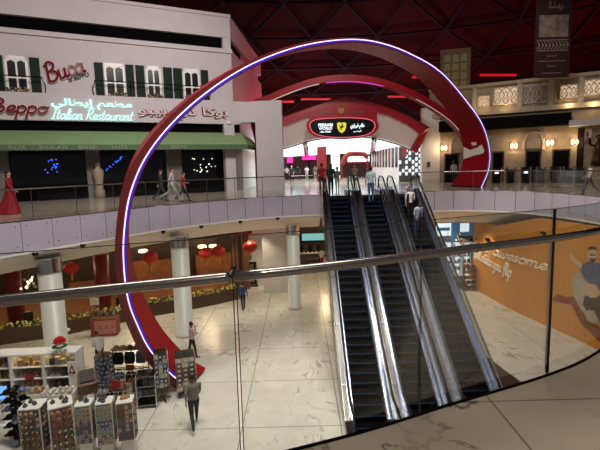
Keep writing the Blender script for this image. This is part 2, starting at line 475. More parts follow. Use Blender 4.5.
# near gallery the viewer stands on
m = MB(); strip(m, EDGE_N, [(0, 0), (1.2, 0), (9, 0)]); S(m.build('floor', 'marble near'))
m = MB(); strip(m, EDGE_N, [(-.012, -.5), (-.012, .008), (.012, .008), (.012, -.002)]); S(m.build('trim_7', 'black'))

# dome with its space frame
DC = Vector((2, 18, 7.0)); DR = (52, 46, 15.5)
def dome(t, q, k=1.0):
    return DC + Vector((DR[0] * k * math.cos(t) * math.sin(q), DR[1] * k * math.cos(t) * math.cos(q), DR[2] * k * math.sin(t)))
m = MB(); NQ, NT = 40, 9
qs = [math.radians(-105 + 210 * i / NQ) for i in range(NQ + 1)]; ts = [math.radians(-6 + 96 * i / NT) for i in range(NT + 1)]
m.loft([[dome(t, q) for q in qs] for t in ts])
S(m.build('ceiling', 'dome', smooth=True))
m = MB()
for i in range(NT):
    for j in range(0, NQ, 2):
        sh = (i % 2)
        j0 = min(NQ, j + sh); j1 = min(NQ, j + 2 + sh)
        A = dome(ts[i], qs[j0], .965); B = dome(ts[i], qs[j1], .965); K = dome(ts[i + 1], qs[min(NQ, j + 1 + sh)], .965)
        rr = .17
        if (A - B).length > .5 and i > 0: m.tube([A, B], rr, 5)
        m.tube([A, K], rr, 5)
        if (B - K).length > .5: m.tube([B, K], rr, 5)
S(m.build('trim_8', 'truss'))

# ---------- restaurant front (upper storey over the sign beam)
FB = Frame((-17.0, 25.5), (-4.39, 31.9))
LB = FB.L
m = MB()
xl = -5.0
m.bx(xl, LB, 0, .4, 4.0, 9.6, FB.M); m.bx(xl, LB, 0, .4, 10.35, 11.8, FB.M)
m.bx(xl, LB, .35, .7, 9.55, 10.4, FB.M)
m.bx(LB - .55, LB, 0, .4, 9.55, 10.4, FB.M)
side = Frame(FB.at(LB, 0).xy, (-3.3, 46.0))
m.bx(0, 13, 0, .4, 3.9, 9.6, side.M); m.bx(0, 13, 0, .4, 10.35, 11.8, side.M); m.bx(0, 13, .3, .6, 9.55, 10.4, side.M)
S(m.build('wall_left', 'white wall'))
m = MB(); m.bx(xl, LB - .55, .3, .34, 9.6, 10.35, FB.M); m.bx(.9, 4.5, .25, .29, 9.6, 10.35, side.M)
S(m.build('window_1', 'black'))
m = MB(); m.bx(xl, LB + .04, -.12, .1, 9.33, 9.6, FB.M); m.bx(xl, LB + .04, -.08, .1, 11.65, 11.85, FB.M)
S(m.build('trim_9', 'white wall'))
# sign beam and portal post
FP = Frame(FB.at(LB, -.9).xy, (-1.03, 30.9))
m = MB(); m.bx(xl, LB + .3, -.9, 0, 4.55, 6.05, FB.M); m.bx(.05, FP.L, 0, .5, 4.65, 6.02, FP.M)
S(m.build('trim_10', 'white wall'))
PX0 = FP.px(257.5, 180)[0]
m = MB(); m.bx(PX0, FP.L, -.02, .6, 0, 6.03, FP.M); S(m.build('wall_front', 'white wall'))
m = MB(); p0 = FB.px(227, 190, -.9)[0]; p1 = FB.px(237, 190, -.9)[0]
m.bx(p0, p1, -.9, -.4, 0, 4.55, FB.M); S(m.build('trim_11', 'white wall'))
m = MB(); m.bx(xl, LB + .2, -.55, 0, 3.9, 4.56, FB.M); S(m.build('trim_12', 'black'))
# shop front under the awning
m = MB(); m.bx(xl, LB, .5, .8, 0, 4.0, FB.M); m.bx(0, 4.0, .5, .8, 0, 4.0, side.M); S(m.build('wall_left', 'black gloss'))
mat('wood grey', '6e655e', .6, var=.08)
m = MB()
for x0, x1 in ((0, 11), (88, 102), (168, 183)):
    s0 = FB.px(x0, 185)[0]; s1 = FB.px(x1, 185)[0]; m.bx(s0 if x0 else xl, s1, 0, .5, 0, 3.9, FB.M)
S(m.build('trim_13', 'wood grey'))
m = MB(); m.bx(xl, LB, .05, .5, 0, .9, FB.M); S(m.build('trim_30', 'black'))
m = MB(); m.bx(.05, 2.9, .1, .5, 0, 3.9, side.M); S(m.build('trim_14', 'wood brown'))
m = MB(); m.bx(3.2, 9, .2, .5, 0, 3.9, side.M); S(m.build('wall_back', 'white panel'))

def win(k, x0, x1, sl, sr, ytop, ybot):
    cx = (x0 + x1) / 2
    s0 = FB.px(x0, (ytop + ybot) / 2)[0]; s1 = FB.px(x1, (ytop + ybot) / 2)[0]; z0, z1 = 5.6, 8.12
    w = s1 - s0; fr = MB(); t = .12
    fr.bx(s0, s0 + t, -.1, .1, z0, z1, FB.M); fr.bx(s1 - t, s1, -.1, .1, z0, z1, FB.M); fr.bx(s0, s1, -.1, .1, z1 - .2, z1, FB.M)
    c = (s0 + s1) / 2
    fr.bx(c - .045, c + .045, -.09, .05, z0, z1 - .1, FB.M)
    for z in (z0 + .62, z0 + 1.35): fr.bx(s0, s1, -.085, .05, z - .04, z + .04, FB.M)
    # arched heads of the two casements
    for a0, a1 in ((s0 + t, c - .045), (c + .045, s1 - t)):
        poly = [FB.at(a0, -.08, z1 - .2), FB.at(a1, -.08, z1 - .2), FB.at(a1, -.08, z1 - .32)]
        for i in range(1, 6):
            u = i / 6; xx = a1 + (a0 - a1) * u; up = (1 - abs(2 * u - 1)) * .1
            poly.append(FB.at(xx, -.08, z1 - .32 + up))
        poly.append(FB.at(a0, -.08, z1 - .32)); fr.prism(poly, FB.n * .05)
    o = S(fr.build('window_%d' % k, 'white gloss'))
    p = MB(); p.bx(s0 + t, s1 - t, -.03, -.012, z0, z1 - .2, FB.M); p.build('window_pane', 'black gloss', o)
    for x in (sl, sr):
        if not x: continue
        a0 = FB.px(x[0], (ytop + ybot) / 2)[0]; a1 = FB.px(x[1], (ytop + ybot) / 2)[0]
        q = MB(); q.bx(a0, a1, -.12, -.02, z0, z1 - .02, FB.M)
        for i in range(12):
            z = z0 + .12 + i * .2; q.bx(a0 + .05, a1 - .05, -.145, -.12, z, z + .12, FB.M)
        q.build('shutter', 'shutter green', o)
    return s0, s1
W = [win(2, 5.5, 28.5, (-2, 4), (30.5, 40.5), 53, 95), win(3, 104.5, 125, (95, 103.5), (126, 134), 59, 99), win(4, 146, 161, (136, 144.5), (163.5, 172), 62, 99), win(5, 183, 199.5, (173.5, 182), (201, 208), 65, 100)]
WLAB = ['window box of pink flowers beneath the window next to the red script sign', 'window box of pink flowers below the second shuttered window from the script sign',
        'window box of pink flowers below the third shuttered window from the script sign', 'window box of pink flowers below the shuttered window by the building corner']
for (s0, s1), lb in zip(W, WLAB):
    t = thing('window_box', lb, 'planter', group='flower boxes under the windows', M=FB.mat_at((s0 + s1) / 2, -.42, 6.02))
    w = (s1 - s0) * .96
    b = MB(); b.bx(-w / 2, w / 2, -.14, .14, -.05, .12); b.build('trough', 'wood dark', t)
    g = MB()
    for i in range(34):
        g.ball((RN.uniform(-w / 2, w / 2), RN.uniform(-.14, .14), .12 + RN.random() * .2), RN.uniform(.04, .08), 6)
        g.mi = RN.choice((0, 0, 1))
    o = g.build('flowers', ['leaf', 'pink panel'], t); o['kind'] = 'stuff'
# wrought iron rails in front of the windows
for lb, a, bb, gr in (('black iron rail with a curled end by the red script sign', -6, 43, 0), ('long black iron rail across the three shuttered windows', 95, 210, 1)):
    s0 = FB.px(a, 85, -.6)[0] if a > 0 else xl; s1 = FB.px(bb, 88, -.6)[0]
    t = thing('balcony_rail', lb, 'railing', M=FB.mat_at(s0, -.6, 5.95)); L = s1 - s0
    r = MB(); r.tube([(0, 0, 1.0), (L, 0, 1.0)], .03, 6)
    r.build('top_bar', 'black', t)
    for x in ([0, L] if gr else [L]):
        sg = -1 if x == 0 else 1
        q = MB(); q.tube(crom([(x, 0, 1.0), (x - sg * .0, .2, .9), (x + sg * .12, .45, .6), (x + sg * .05, .5, .15), (x - sg * .05, .42, .05)], 5), .026, 6); q.build('scroll_bracket', 'black', t)
    n = int(L / .9)
    for i in range(1, n):
        q = MB(); q.tube([(i * L / n, 0, 1.0), (i * L / n, .0, .02)], .014, 5); q.build('baluster', 'black', t)

# ---------- signs on the restaurant
def neon(name, label, cat, txt, px, y, dx, dy, off, r, mats, group=None):
    """red script outlined in white; px,y = lower-left of the writing, dx,dy = its extent in the photo"""
    s0, z0 = FB.px(px, y, off); s1, z1 = FB.px(px + dx, y, off); _, zt = FB.px(px, y - dy, off)
    wdt = s1 - s0; hgt = zt - z0; rise = 0
    root = thing(name, label, cat, M=FB.mat_at(s0, off, z0))
    m = MB(); script(m, txt, lambda a, b: Vector((a, -.02, b)), wdt, hgt, r * 1.6); m.build('letter_outline', mats[0], root)
    m = MB(); script(m, txt, lambda a, b: Vector((a, -.02 - r * 1.9, b)), wdt, hgt, r * .85); m.build('letter_face', mats[1], root)
    return root
r = neon('script_sign', 'red script restaurant sign outlined in white between the shuttered windows', 'sign', 'Buca', 49, 82.5, 40, 18, -.04, .075, ('sign outline', 'neon red'))
r.matrix_basis = r.matrix_basis @ Matrix.Rotation(-.36, 4, 'Y')
s0, z0 = FB.px(78.5, 77); m = MB()
lettering(m, 'di BEPPO', FB.mat_at(s0, -.03, z0) @ Matrix.Rotation(-.36, 4, 'Y'), width=1.2, height=.27, shear=.2, bold=.02); m.build('small_lettering', 'shutter green', r, w=True)
neon('script_sign', 'red script lettering at the far end of the white sign beam', 'sign', 'Beppo', -10, 112, 58, 14, -.95, .065, ('sign outline', 'neon red'))
s0, z0 = FB.px(93, 115, -.95); s1, _ = FB.px(132, 115, -.95); h = FB.px(93, 108.5, -.95)[1] - FB.px(93, 121, -.95)[1]
root = thing('neon_sign', 'glowing pale cyan script sign in two languages on the white beam', 'sign', M=FB.mat_at(2 * s0 - s1, -.95, z0 - h / 2))
m = MB(); script(m, 'Italian Restaurant', lambda a, b: Vector((a, -.03, b + .08)), 2 * (s1 - s0), h * .82, .03, slant=.35); m.build('lettering', 'cyan neon', root)
s0, z0 = FB.px(93, 105, -.95); s1, _ = FB.px(132, 105, -.95)
m = MB(); lettering(m, AR_ITALIAN, FB.mat_at(s0, -.95, z0), width=2 * (s1 - s0), height=.62, bold=.025); m.build('arabic_lettering', 'cyan neon', root, w=True)
s0, z0 = FB.px(138, 112, -.95); s1, _ = FB.px(227, 112, -.95)
root = thing('script_sign', 'red outlined arabic lettering on the sign beam beside the portal', 'sign', M=FB.mat_at((s0 + s1) / 2, -.95, z0))
m = MB(); lettering(m, AR_SIGN, Matrix.Translation((0, 0, 0)), width=s1 - s0, height=.86, bold=.05); m.build('letter_outline', 'neon red', root)
m = MB(); lettering(m, AR_SIGN, Matrix.Translation((0, -.04, 0)), width=s1 - s0, height=.82, bold=.008); m.build('letter_face', 'sign outline', root)

# awning
mat('cloth tan', '9a9c8c', .8)
root = thing('awning', 'long green canvas awning with lettered valance over the restaurant front', 'awning', M=FB.mat_at(xl, 0, 2.9))
m = MB(); x1 = LB + .25
prof = [(-.55, 4.0), (-1.0, 3.75), (-1.55, 3.35), (-1.75, 3.15)]
m.loft([[Vector((x, y, z)) for x in np.linspace(xl, x1, 20)] for y, z in prof], FB.M)
q0 = [FB.at(x1, y, z) for y, z in prof]
q1 = [side.at(4.6, -.1 - .35 * i, z) for i, (y, z) in enumerate(prof)]
m.loft([q0, q1]); m.build('canopy', 'awning green', root, w=True)
m = MB()
row = [Vector((x, -1.76, 3.16)) for x in np.linspace(xl, x1, 160)]
low = [Vector((x, -1.77, 2.86 - .03 * (i % 2))) for i, x in enumerate(np.linspace(xl, x1, 160))]
m.loft([row, low], FB.M)
m.loft([[q0[-1], q1[-1]], [q0[-1] + Vector((0, 0, -.3)), q1[-1] + Vector((0, 0, -.3))]])
m.build('valance', 'awning valance', root, w=True)
for txt, x0, x1_, y in (('PIZZA', 9, 26, 150.5), ('INSALATE', 40, 68, 150), ('BREAD', 79, 97, 149.5), ('PASTA', 112, 128, 149.3), ('BREAD', 171, 188, 148.5)):
    a, z = FB.px(x0, y, -1.78); b_, _ = FB.px(x1_, y, -1.78)
    m = MB(); lettering(m, txt, FB.mat_at((a + b_) / 2, -1.775, 3.0), width=b_ - a, height=.2); m.build('lettering', 'cloth tan', root, w=True)

# blue string lights and bright specks inside the dark shop windows
for lb, cx, cy, rx, ry, mt, n in (('cluster of blue sparkle lights in the dark window over the red gown', 52, 166, 6, 9, 'blue spark', 16), ('slanting string of blue sparkle lights beside the pale door statue', 114, 164, 8, 8, 'blue spark', 14), ('row of small white lamps inside the window beside the pillar', 204, 164, 13, 9, 'spark white', 16)):
    s0, z0 = FB.px(cx, cy, .45); k = thing('string_lights', lb, 'lights', M=FB.mat_at(s0, .45, z0)); k['kind'] = 'thing'
    for i in range(n):
        u = RN.uniform(-1, 1); v = RN.uniform(-1, 1) if mt != 'blue spark' or cx < 60 else u * .9 + RN.uniform(-.25, .25)
        q = MB(); q.ball((u * rx * .062, -.03, v * ry * .062), RN.uniform(.025, .05) if mt != 'blue spark' else .035, 6); q.build('lamp', mt, k)
m = MB(); s0, z0 = FB.px(98, 172, -.25)
m.lathe([(.3, 0), (.3, .5), (.22, .55), (.25, 1.0), (.32, 1.4), (.3, 1.7), (.12, 1.85), (.16, 2.0), (.15, 2.15), (.05, 2.25)], FB.at(s0, -.3, 0), 12)
o = m.build('statue', 'beige stone', origin=FB.at(s0, -.3, 0), smooth=True); tag(o, 'pale stone statue standing against the door pier under the green awning', 'statue')
m = MB(); c = FB.at(FB.px(229, 123, -.95)[0], -.92, FB.px(229, 123, -.95)[1]); m.lathe([(.02, -.1), (.13, -.08), (.16, 0), (.13, .08), (.02, .1)], c, 10)
tag(m.build('lamp_globe', 'white gloss', origin=c, smooth=True), 'small round lamp on top of the pillar under the sign beam', 'lamp')

# ---------- far right building
FR = Frame((11.2, 37.2), (20.8, 31.4))
m = MB(); LR = FR.L + 8
zt = FR.px(530, 79)[1]
m.bx(-.5, LR, 0, .5, 0, zt, FR.M); S(m.build('wall_right', 'beige stone'))
m = MB()
m.bx(-.5, LR, -.25, 0, zt - .22, zt, FR.M); z = FR.px(530, 107)[1]; m.bx(-.5, LR, -.35, 0, z - .35, z, FR.M)
for x in (475, 520, 551, 581):
    s0 = FR.px(x, 95)[0]; m.bx(s0 - .16, s0 + .16, -.16, 0, z, zt - .2, FR.M)
S(m.build('trim_15', 'beige trim'))
m = MB(); s0, z1 = FR.px(442, 121); s1, z0 = FR.px(571, 126); zb = FR.px(505, 129)[1]; ztb = FR.px(505, 118)[1]
m.bx(s0, s1, -1.0, 0, zb, ztb, FR.M); S(m.build('trim_16', 'dark band'))
m = MB(); s0, z0 = FR.px(569, 123, -.8); m.bx(s0, LR, -1.1, 0, z0 - .22, z0 + .15, FR.M); S(m.build('trim_17', 'white wall'))
def lattice(x0, x1, y0, y1, mt, lb, back):
    s0, z1 = FR.px(x0, y0); s1, z0 = FR.px(x1, y1)
    if s1 < s0: return
    w, h = s1 - s0, z1 - z0
    t = thing('lattice_panel', lb, 'lattice panel', group='carved screens along the parapet', M=FR.mat_at(s0, -.08, z0))
    f = MB()
    for a in ((0, .06, 0, h), (w - .06, w, 0, h), (0, w, 0, .06), (0, w, h - .06, h)): f.bx(a[0], a[1], -.05, .05, a[2], a[3])
    n = max(2, round(w / .5))
    for i in range(n):
        c = (i + .5) * w / n; hw = w / n / 2
        for sg in (-1, 1):
            f.tube(crom([(c, 0, .05), (c + sg * hw * .8, 0, h * .3), (c + sg * hw * .35, 0, h * .55), (c + sg * hw * .9, 0, h * .8), (c, 0, h - .04)], 4), .032, 4)
        f.tube(crom([(c - hw * .5, 0, h * .2), (c, 0, h * .42), (c + hw * .5, 0, h * .2)], 4), .028, 4)
        f.ball((c, 0, h * .7), .07, 6)
    f.build('screen', mt, t)
    q = MB(); q.bx(.03, w - .03, .055, .07, .03, h - .03); q.build('backing', back, t)
lattice(478, 490, 96, 106, 'beige trim', 'narrow glowing carved screen beside the big red hoop', 'lattice warm')
lattice(494, 518, 88, 104, 'beige trim', 'wide glowing carved screen next to the unlit grey screen', 'lattice warm')
lattice(522, 548, 86, 102, 'white wall', 'unlit grey carved screen below the hanging banner', 'beige stone')
lattice(560, 578, 85, 98, 'beige trim', 'glowing carved screen just past the banner foot', 'lattice warm')
lattice(584, 604, 80, 95, 'beige trim', 'glowing carved screen at the outer end of the parapet', 'lattice warm')
def arch(x0, x1, y0, y1, lb):
    s0, z1 = FR.px(x0, y0); s1, z0 = FR.px(x1, y1); w = s1 - s0; h = z1 - z0
    t = thing('carved_arch', lb, 'arch', M=FR.mat_at(s0, 0, z0))
    q = MB(); q.bx(0, w, -.14, -.01, 0, h)
    q.build('plaque', 'beige stone', t)
    q = MB(); P = [(w * .5 + math.cos(a) * w * .36, -.2, h * .42 + math.sin(a) * h * .38) for a in np.linspace(0, PI, 14)]
    q.tube(P, .07, 6); q.build('arch_moulding', 'beige trim', t)
    q = MB()
    for i in range(5): q.bx(w * (.22 + .12 * i), w * (.3 + .12 * i), -.22, -.14, h * .16, h * .34)
    q.bx(w * .1, w * .9, -.2, -.14, h * .38, h * .43); q.build('crenellation', 'beige trim', t)
    for sg in (0, 1): q = MB(); q.bx(w * (sg * .88), w * (sg * .88 + .12), -.26, -.14, -.1, h * .45); q.build('corbel', 'beige trim', t)
arch(450, 470, 131, 152, 'carved stone arch plaque beside the white wall behind the red hoop')
arch(523, 545, 128, 148, 'carved stone arch plaque between two glowing wall lamps')
for i, (x0, x1, y0) in enumerate(((446, 458, 155), (494, 503, 153), (527, 540, 152), (554, 569, 151))):
    s0, z1 = FR.px(x0, y0); s1, _ = FR.px(x1, y0)
    q = MB(); q.bx(s0, s1, -.06, 0, 0, z1, FR.M); o = S(q.build('door_%d' % (i + 1), 'black'))
    q = MB(); q.bx(s0 - .1, s0, -.1, 0, 0, z1 + .1, FR.M); q.bx(s1, s1 + .1, -.1, 0, 0, z1 + .1, FR.M); q.bx(s0 - .1, s1 + .1, -.1, 0, z1, z1 + .12, FR.M); q.build('door_frame', 'wood dark', o)
LAMPS = []
for lb, x, y in (('glowing wall lamp beside the tall white wall of the entrance', 444, 148), ('glowing wall lamp next to the red hoop, before the arch', 514, 146), ('glowing wall lamp past the arch plaque between the dark doors', 550, 143), ('glowing wall lamp beside the dark hanging curtain', 575, 142)):
    s, z = FR.px(x, y, -.25)
    t = thing('wall_lamp', lb, 'lamp', group='glowing wall lamps', M=FR.mat_at(s, -.25, z))
    q = MB(); q.bx(-.05, .05, .02, .24, -.1, .1); q.build('bracket', 'wood dark', t)
    for dx in (-.14, .14):
        q = MB(); q.lathe([(.03, -.18), (.085, -.12), (.1, .05), (.06, .16), (.02, .2)], (dx, 0, 0), 8); q.build('lamp_shade', 'light warm', t, smooth=True)
    LAMPS.append(FR.at(s, -.55, z))
# dark curtain, poster, statue at the outer end
s0, z1 = FR.px(578, 128, -.3); s1, _ = FR.px(585, 128, -.3)
q = MB(); rows = [[Vector((s0 + (s1 - s0) * i / 12, -.3 - .05 * (i % 2), z)) for i in range(13)] for z in (.02, z1)]
q.loft(rows, FR.M); o = q.build('curtain', 'wood dark', origin=FR.at((s0 + s1) / 2, -.3, 0)); tag(o, 'dark hanging curtain beside the portrait poster', 'curtain')
s0, z1 = FR.px(584.5, 129, -.2); s1, z0 = FR.px(591, 143, -.2)
t = thing('portrait_poster', 'pale portrait poster on the stone wall above the counters', 'poster', M=FR.mat_at(s0, -.2, z0))
q = MB(); q.bx(0, s1 - s0, 0, .1, 0, z1 - z0); q.build('sheet', 'white wall', t)
q = MB(); w = s1 - s0; h = z1 - z0; q.prism([(w * .25 + math.cos(a) * w * .24 + w * .2, -.005, h * .62 + math.sin(a) * h * .2) for a in np.linspace(0, 2 * PI, 12, endpoint=False)], (0, -.01, 0)); q.prism([(w * .1, -.005, 0), (w * .9, -.005, 0), (w * .75, -.005, h * .38), (w * .3, -.005, h * .4)], (0, -.01, 0)); q.build('portrait', 'wood brown', t)
c = FR.at(FR.px(597, 165, -.8)[0], -.8, 0)
t = thing('bronze_statue', 'dark bronze figure on a plinth at the outer end of the gallery', 'statue', loc=c)
q = MB(); q.lathe([(.5, 0), (.5, .2), (.42, .3), (.42, 1.0), (.5, 1.1)], n=12); q.build('plinth', 'beige stone', t)
q = MB(); q.lathe([(.4, 1.1), (.34, 1.5), (.28, 1.9), (.36, 2.3), (.3, 2.55), (.1, 2.7), (.19, 2.85), (.2, 3.05), (.1, 3.2)], n=12); q.tube(crom([(.3, 0, 2.45), (.55, -.1, 2.1), (.4, -.35, 1.8)], 4), .09, 7); q.tube(crom([(-.3, 0, 2.45), (-.6, -.1, 2.6), (-.75, -.2, 3.0)], 4), .08, 7); q.build('figure', 'statue', t, smooth=True)
# counters / turnstiles in a row before the wall
TL = ['beside the red hoop foot', 'second from the red hoop', 'third from the red hoop, under the arch', 'fourth from the red hoop', 'fifth from the red hoop', 'under the portrait poster', 'outermost, before the bronze figure']
for i, x in enumerate((497, 511, 526, 541, 555, 568, 580)):
    s, _ = FR.px(x, 176, -1.6); big = i in (2, 4)
    t = thing('ticket_gate', 'dark ticket gate with pale end posts, ' + TL[i], 'gate', group='row of ticket gates', M=FR.mat_at(s, -1.6, 0))
    w = .5 if big else .45
    q = MB(); q.bx(-w / 2, w / 2, -.2, .2, 0, 1.15 if big else 1.0); q.build('cabinet', 'black gloss', t)
    for sg in (-1, 1):
        q = MB(); q.bx(sg * (w / 2 + .05) - .05, sg * (w / 2 + .05) + .05, -.22, .22, 0, 1.15); q.build('post', 'steel', t)
    q = MB(); q.bx(-.12, .12, -.215, -.2, .72, .82); q.build('display', 'spark white' if i in (0, 2) else 'steel dark', t)
# stair tower window beyond the hoop
FT = Frame((11.0, 42.0), (17.0, 40.5))
s0, z1 = FT.px(441, 50); s1, z0 = FT.px(470, 84)
q = MB(); q.bx(s0, s1, 0, .4, 5, z1, FT.M); o = S(q.build('window_6', 'beige stone'))
glow('pane yellow', 'd8c06a', .1)
q = MB(); w = (s1 - s0)
for i in range(3):
    for j in range(4): q.bx(s0 + w * (.12 + .28 * i), s0 + w * (.32 + .28 * i), -.03, 0, z1 - 1.1 - j * .75, z1 - .5 - j * .75, FT.M)
q.build('window_pane', 'pane yellow', o)
# hanging banner
t = thing('hanging_banner', 'tall dark red banner with a photograph hanging below the dome', 'banner', loc=gy(553, 77, 30.0))
FH = Frame(gy(535, 40, 30.0).xy, gy(570.5, 40, 30.0).xy)
w = FH.L; zb = FH.px(553, 77)[1]; zt2 = FH.px(553, -25)[1]
mat('banner', '2e0d0e', .7, var=.1); mat('banner ink', '80706a', .7); mat('banner dark', '1a0808', .7)
mat('banner photo', '7d6a60', .7, var=.5, scale=2.2)
q = MB(); q.bx(0, w, 0, .03, zb, zt2, FH.M); q.build('cloth', 'banner', t, w=True)
q = MB(); q.tube([FH.at(-.05, .015, zb), FH.at(w + .05, .015, zb)], .04, 6); q.build('weight_bar', 'steel dark', t, w=True)
q = MB(); a = FH.px(553, 15)[1]; b = FH.px(553, 37)[1]; q.bx(w * .1, w * .92, -.012, 0, b, a, FH.M); q.build('photograph', 'banner photo', t, w=True)
q = MB(); a = FH.px(553, 39.5)[1]; b = FH.px(553, 51)[1]; q.bx(w * .06, w * .94, -.012, 0, b, b + .06, FH.M); q.bx(w * .06, w * .94, -.012, 0, a - .06, a, FH.M)
for i in range(9):
    x = w * (.1 + i * .1); q.tube(crom([FH.at(x - .12, -.01, b + .1), FH.at(x + .1, -.01, (a + b) / 2), FH.at(x - .1, -.01, a - .1)], 4), .035, 4)
    q.ball(FH.at(x + .05, -.01, (a + b) / 2), (.07, .02, .07), 6)
q.build('ornament', 'banner ink', t, w=True)
q = MB(); zc = FH.px(553, 6)[1]
lettering(q, '\uFE8D\uFEDF\uFEB8\uFEEC\uFEAE', FH.mat_at(w * .55, -.01, zc), width=w * .42, height=.6); q.build('arabic_lettering', 'banner ink', t, w=True)
q = MB()
for y, k in ((56, .3), (61, .8), (66, .25), (73, .55)):
    z = FH.px(553, y)[1]; q.bx(w * (.5 - k / 2), w * (.5 + k / 2), -.008, 0, z - .02, z + .02, FH.M)
q.build('text_line', 'banner ink', t, w=True)
# red strip lights up in the dome
RS = ['long red strip light above the entrance roof', 'short red strip light above the portal beam', 'red strip light over the entrance roof, toward the banner side', 'faint red strip light beyond the hoop top', 'red strip light under the banner foot', 'long red strip light behind the hoop shoulder']
for lb, x0, x1, y, Y in ((RS[0], 301, 331, 99, 54), (RS[1], 279, 294, 101.5, 54), (RS[2], 388, 410, 96.5, 54), (RS[3], 412, 426, 77, 54), (RS[4], 570, 590, 74.5, 50), (RS[5], 480, 516, 75, 50)):
    a = gy(x0, y, Y); b = gy(x1, y, Y)
    t = thing('strip_light', lb, 'lamp', group='red strip lights', loc=(a + b) / 2)
    q = MB(); q.tube([a, b], .13, 6); q.build('tube', 'red strip', t, w=True)
    q = MB(); q.tube([a + Vector((-.1, .25, 0)), b + Vector((.1, .25, 0))], .14, 6); q.build('housing', 'truss', t, w=True)

# ================================================================== THE BIG RED HOOP
FG = Frame((-4.7, 15.7), (11.2, 28.0))
LED = [(190, 386), (172, 375), (150, 350), (138, 327), (128, 300), (123.5, 265), (124, 230), (131, 190), (150, 150), (185, 110), (230, 76), (270, 56), (310, 44), (350, 39.5), (380, 43), (410, 54), (440, 72), (465, 100), (482, 125), (489, 150), (488, 170), (481, 187.5)]
BACK = [(.25, 1.25), (.2, 1.25), (.1, 1.25), (0, 1.2), (-.1, 1.15), (-.25, 1.05), (-.35, 1.0), (-.4, .95), (-.5, .9), (-.55, .9), (-.6, .9), (-.65, .95), (-.75, .95), (-.8, 1.0), (-.8, 1.05), (-.8, 1.05), (-.85, 1.1), (-.9, 1.15), (-.95, 1.25), (-1.0, 1.45), (-1.05, 1.75), (-1.1, 2.1)]
OUT = [.3, .3, .3, .3, .28, .26, .26, .26, .24, .2, .16, .13, .11, .1, .09, .09, .09, .09, .1, .14, .25, .34]
lp = [Vector((*FG.px(x, y), 0)) for x, y in LED]
lp[0].y = H + .02; lp[-1].y = .0
fine = crom(lp, 6); bk = crom([(a, b, 0) for a, b in BACK], 6); ou = crom([(a, 0, 0) for a in OUT], 6)
root = thing('hoop_sculpture', 'giant red hoop with a violet light line rising from the hall to the gallery', 'sculpture', loc=FG.at(lp[0].x, 0, H))
rows = []; inn = []; face = []; ledp = []
n = len(fine)
for i, p in enumerate(fine):
    t = (fine[min(n - 1, i + 1)] - fine[max(0, i - 1)]).normalized(); o = Vector((-t.y, t.x))  # outward (path runs clockwise seen from the front)
    P = FG.at(p.x, 0, p.y); O = FG.e * o.x + Vector((0, 0, o.y))
    B = Vector((bk[i].x, bk[i].y, 0))
    fo = P + O * ou[i].x; fi = P - O * .14
    rows.append([fo, fo + B, fi + B, fi])
    lipo = P + O * .035; lipi = P - O * .035
    face.append((fo, fi)); ledp.append(P - FG.n * .03)
q = MB(); q.loft(rows, closed=True); q.build('ribbon', 'ring red', root, w=True, smooth=False)
q = MB(); q.tube(ledp, .02, 6); q.build('light_line', 'led', root, w=True)
q = MB()
rr = [[P + (fi - fo).normalized() * .03 - FG.n * .012, P + (fi - fo).normalized() * .1 - FG.n * .012] for P, (fo, fi) in zip(ledp, face)]
q.loft(rr); q.build('recess_glow', 'recess glow', root, w=True)  # glowing strip stands in for LED light falling into the recess
q = MB(); q.loft([[fo - FG.n * .012, fo - FG.n * .012 + (fi - fo).normalized() * ((fo - fi).length - .2)] for fo, fi in face]); q.build('front_lip', 'ring edge', root, w=True)
# pale grinning emblem painted near the foot
q = MB()
def onring(k, a, b=0):   # a: 0 front .. 1 back along the inner face
    i = int(k); r_ = rows[min(n - 1, i)]; s_ = rows[min(n - 1, i + 1)]; f_ = k - i
    fi_ = r_[3].lerp(s_[3], f_); bi_ = r_[2].lerp(s_[2], f_)
    return fi_.lerp(bi_, a) + (Vector((-.6, -.45, 0)) * .02)
kk = n - 15.6
q.add([onring(kk + 1.2, .98), onring(kk + 2.2, .7), onring(kk + 1.6, .4), onring(kk + .9, .2), onring(kk + 2.6, .12), onring(kk + 3.4, .2), onring(kk + 3.9, .55), onring(kk + 5, .98)], [(0, 1, 6, 7), (1, 2, 5, 6), (2, 3, 4, 5)])
q.add([onring(kk + .3, .4), onring(kk + .2, .62), onring(kk + 1.0, .6), onring(kk + 1.0, .42)], [(0, 1, 2, 3)])
q.build('painted_emblem', 'white gloss', root, w=True)

FA = Frame((-4.5, 33.2), (12.3, 32.6))
ARC = [(240, 118), (250, 105), (270, 94), (300, 82), (322, 76.5), (345, 74.5), (368, 76), (390, 81), (415, 91), (440, 105), (460, 121), (474, 142), (479, 165), (479, 182)]
ap = [Vector((*FA.px(x, y), 0)) for x, y in ARC]; ap[-1].y = 0; ap[0] = Vector((ap[1].x + .35, 3.4, 0)); ap.insert(0, Vector((ap[0].x + .75, 0, 0)))
fine2 = crom(ap, 6); n2 = len(fine2)
root = thing('arch_sculpture', 'smaller red arch ribbon standing behind the big hoop before the entrance', 'sculpture', loc=FA.at(ap[0].x, 0, 0))
rows2 = []; l2 = []
for i, p in enumerate(fine2):
    t = (fine2[min(n2 - 1, i + 1)] - fine2[max(0, i - 1)]).normalized(); o = Vector((-t.y, t.x))
    P = FA.at(p.x, 0, p.y); O = FA.e * o.x + Vector((0, 0, o.y)); B = Vector((-.15, .7, 0))
    rows2.append([P, P + B, P + B - O * .42, P - O * .42]); l2.append(P - O * .44 + Vector((0, .12, 0)))
q = MB(); q.loft(rows2, closed=True); q.build('ribbon', 'ring red', root, w=True)
glow('led soft', 'f4ead8', .55); glow('led magenta', 'e04ad0', .9)
a_, b_ = int(n2 * .43), int(n2 * .60)
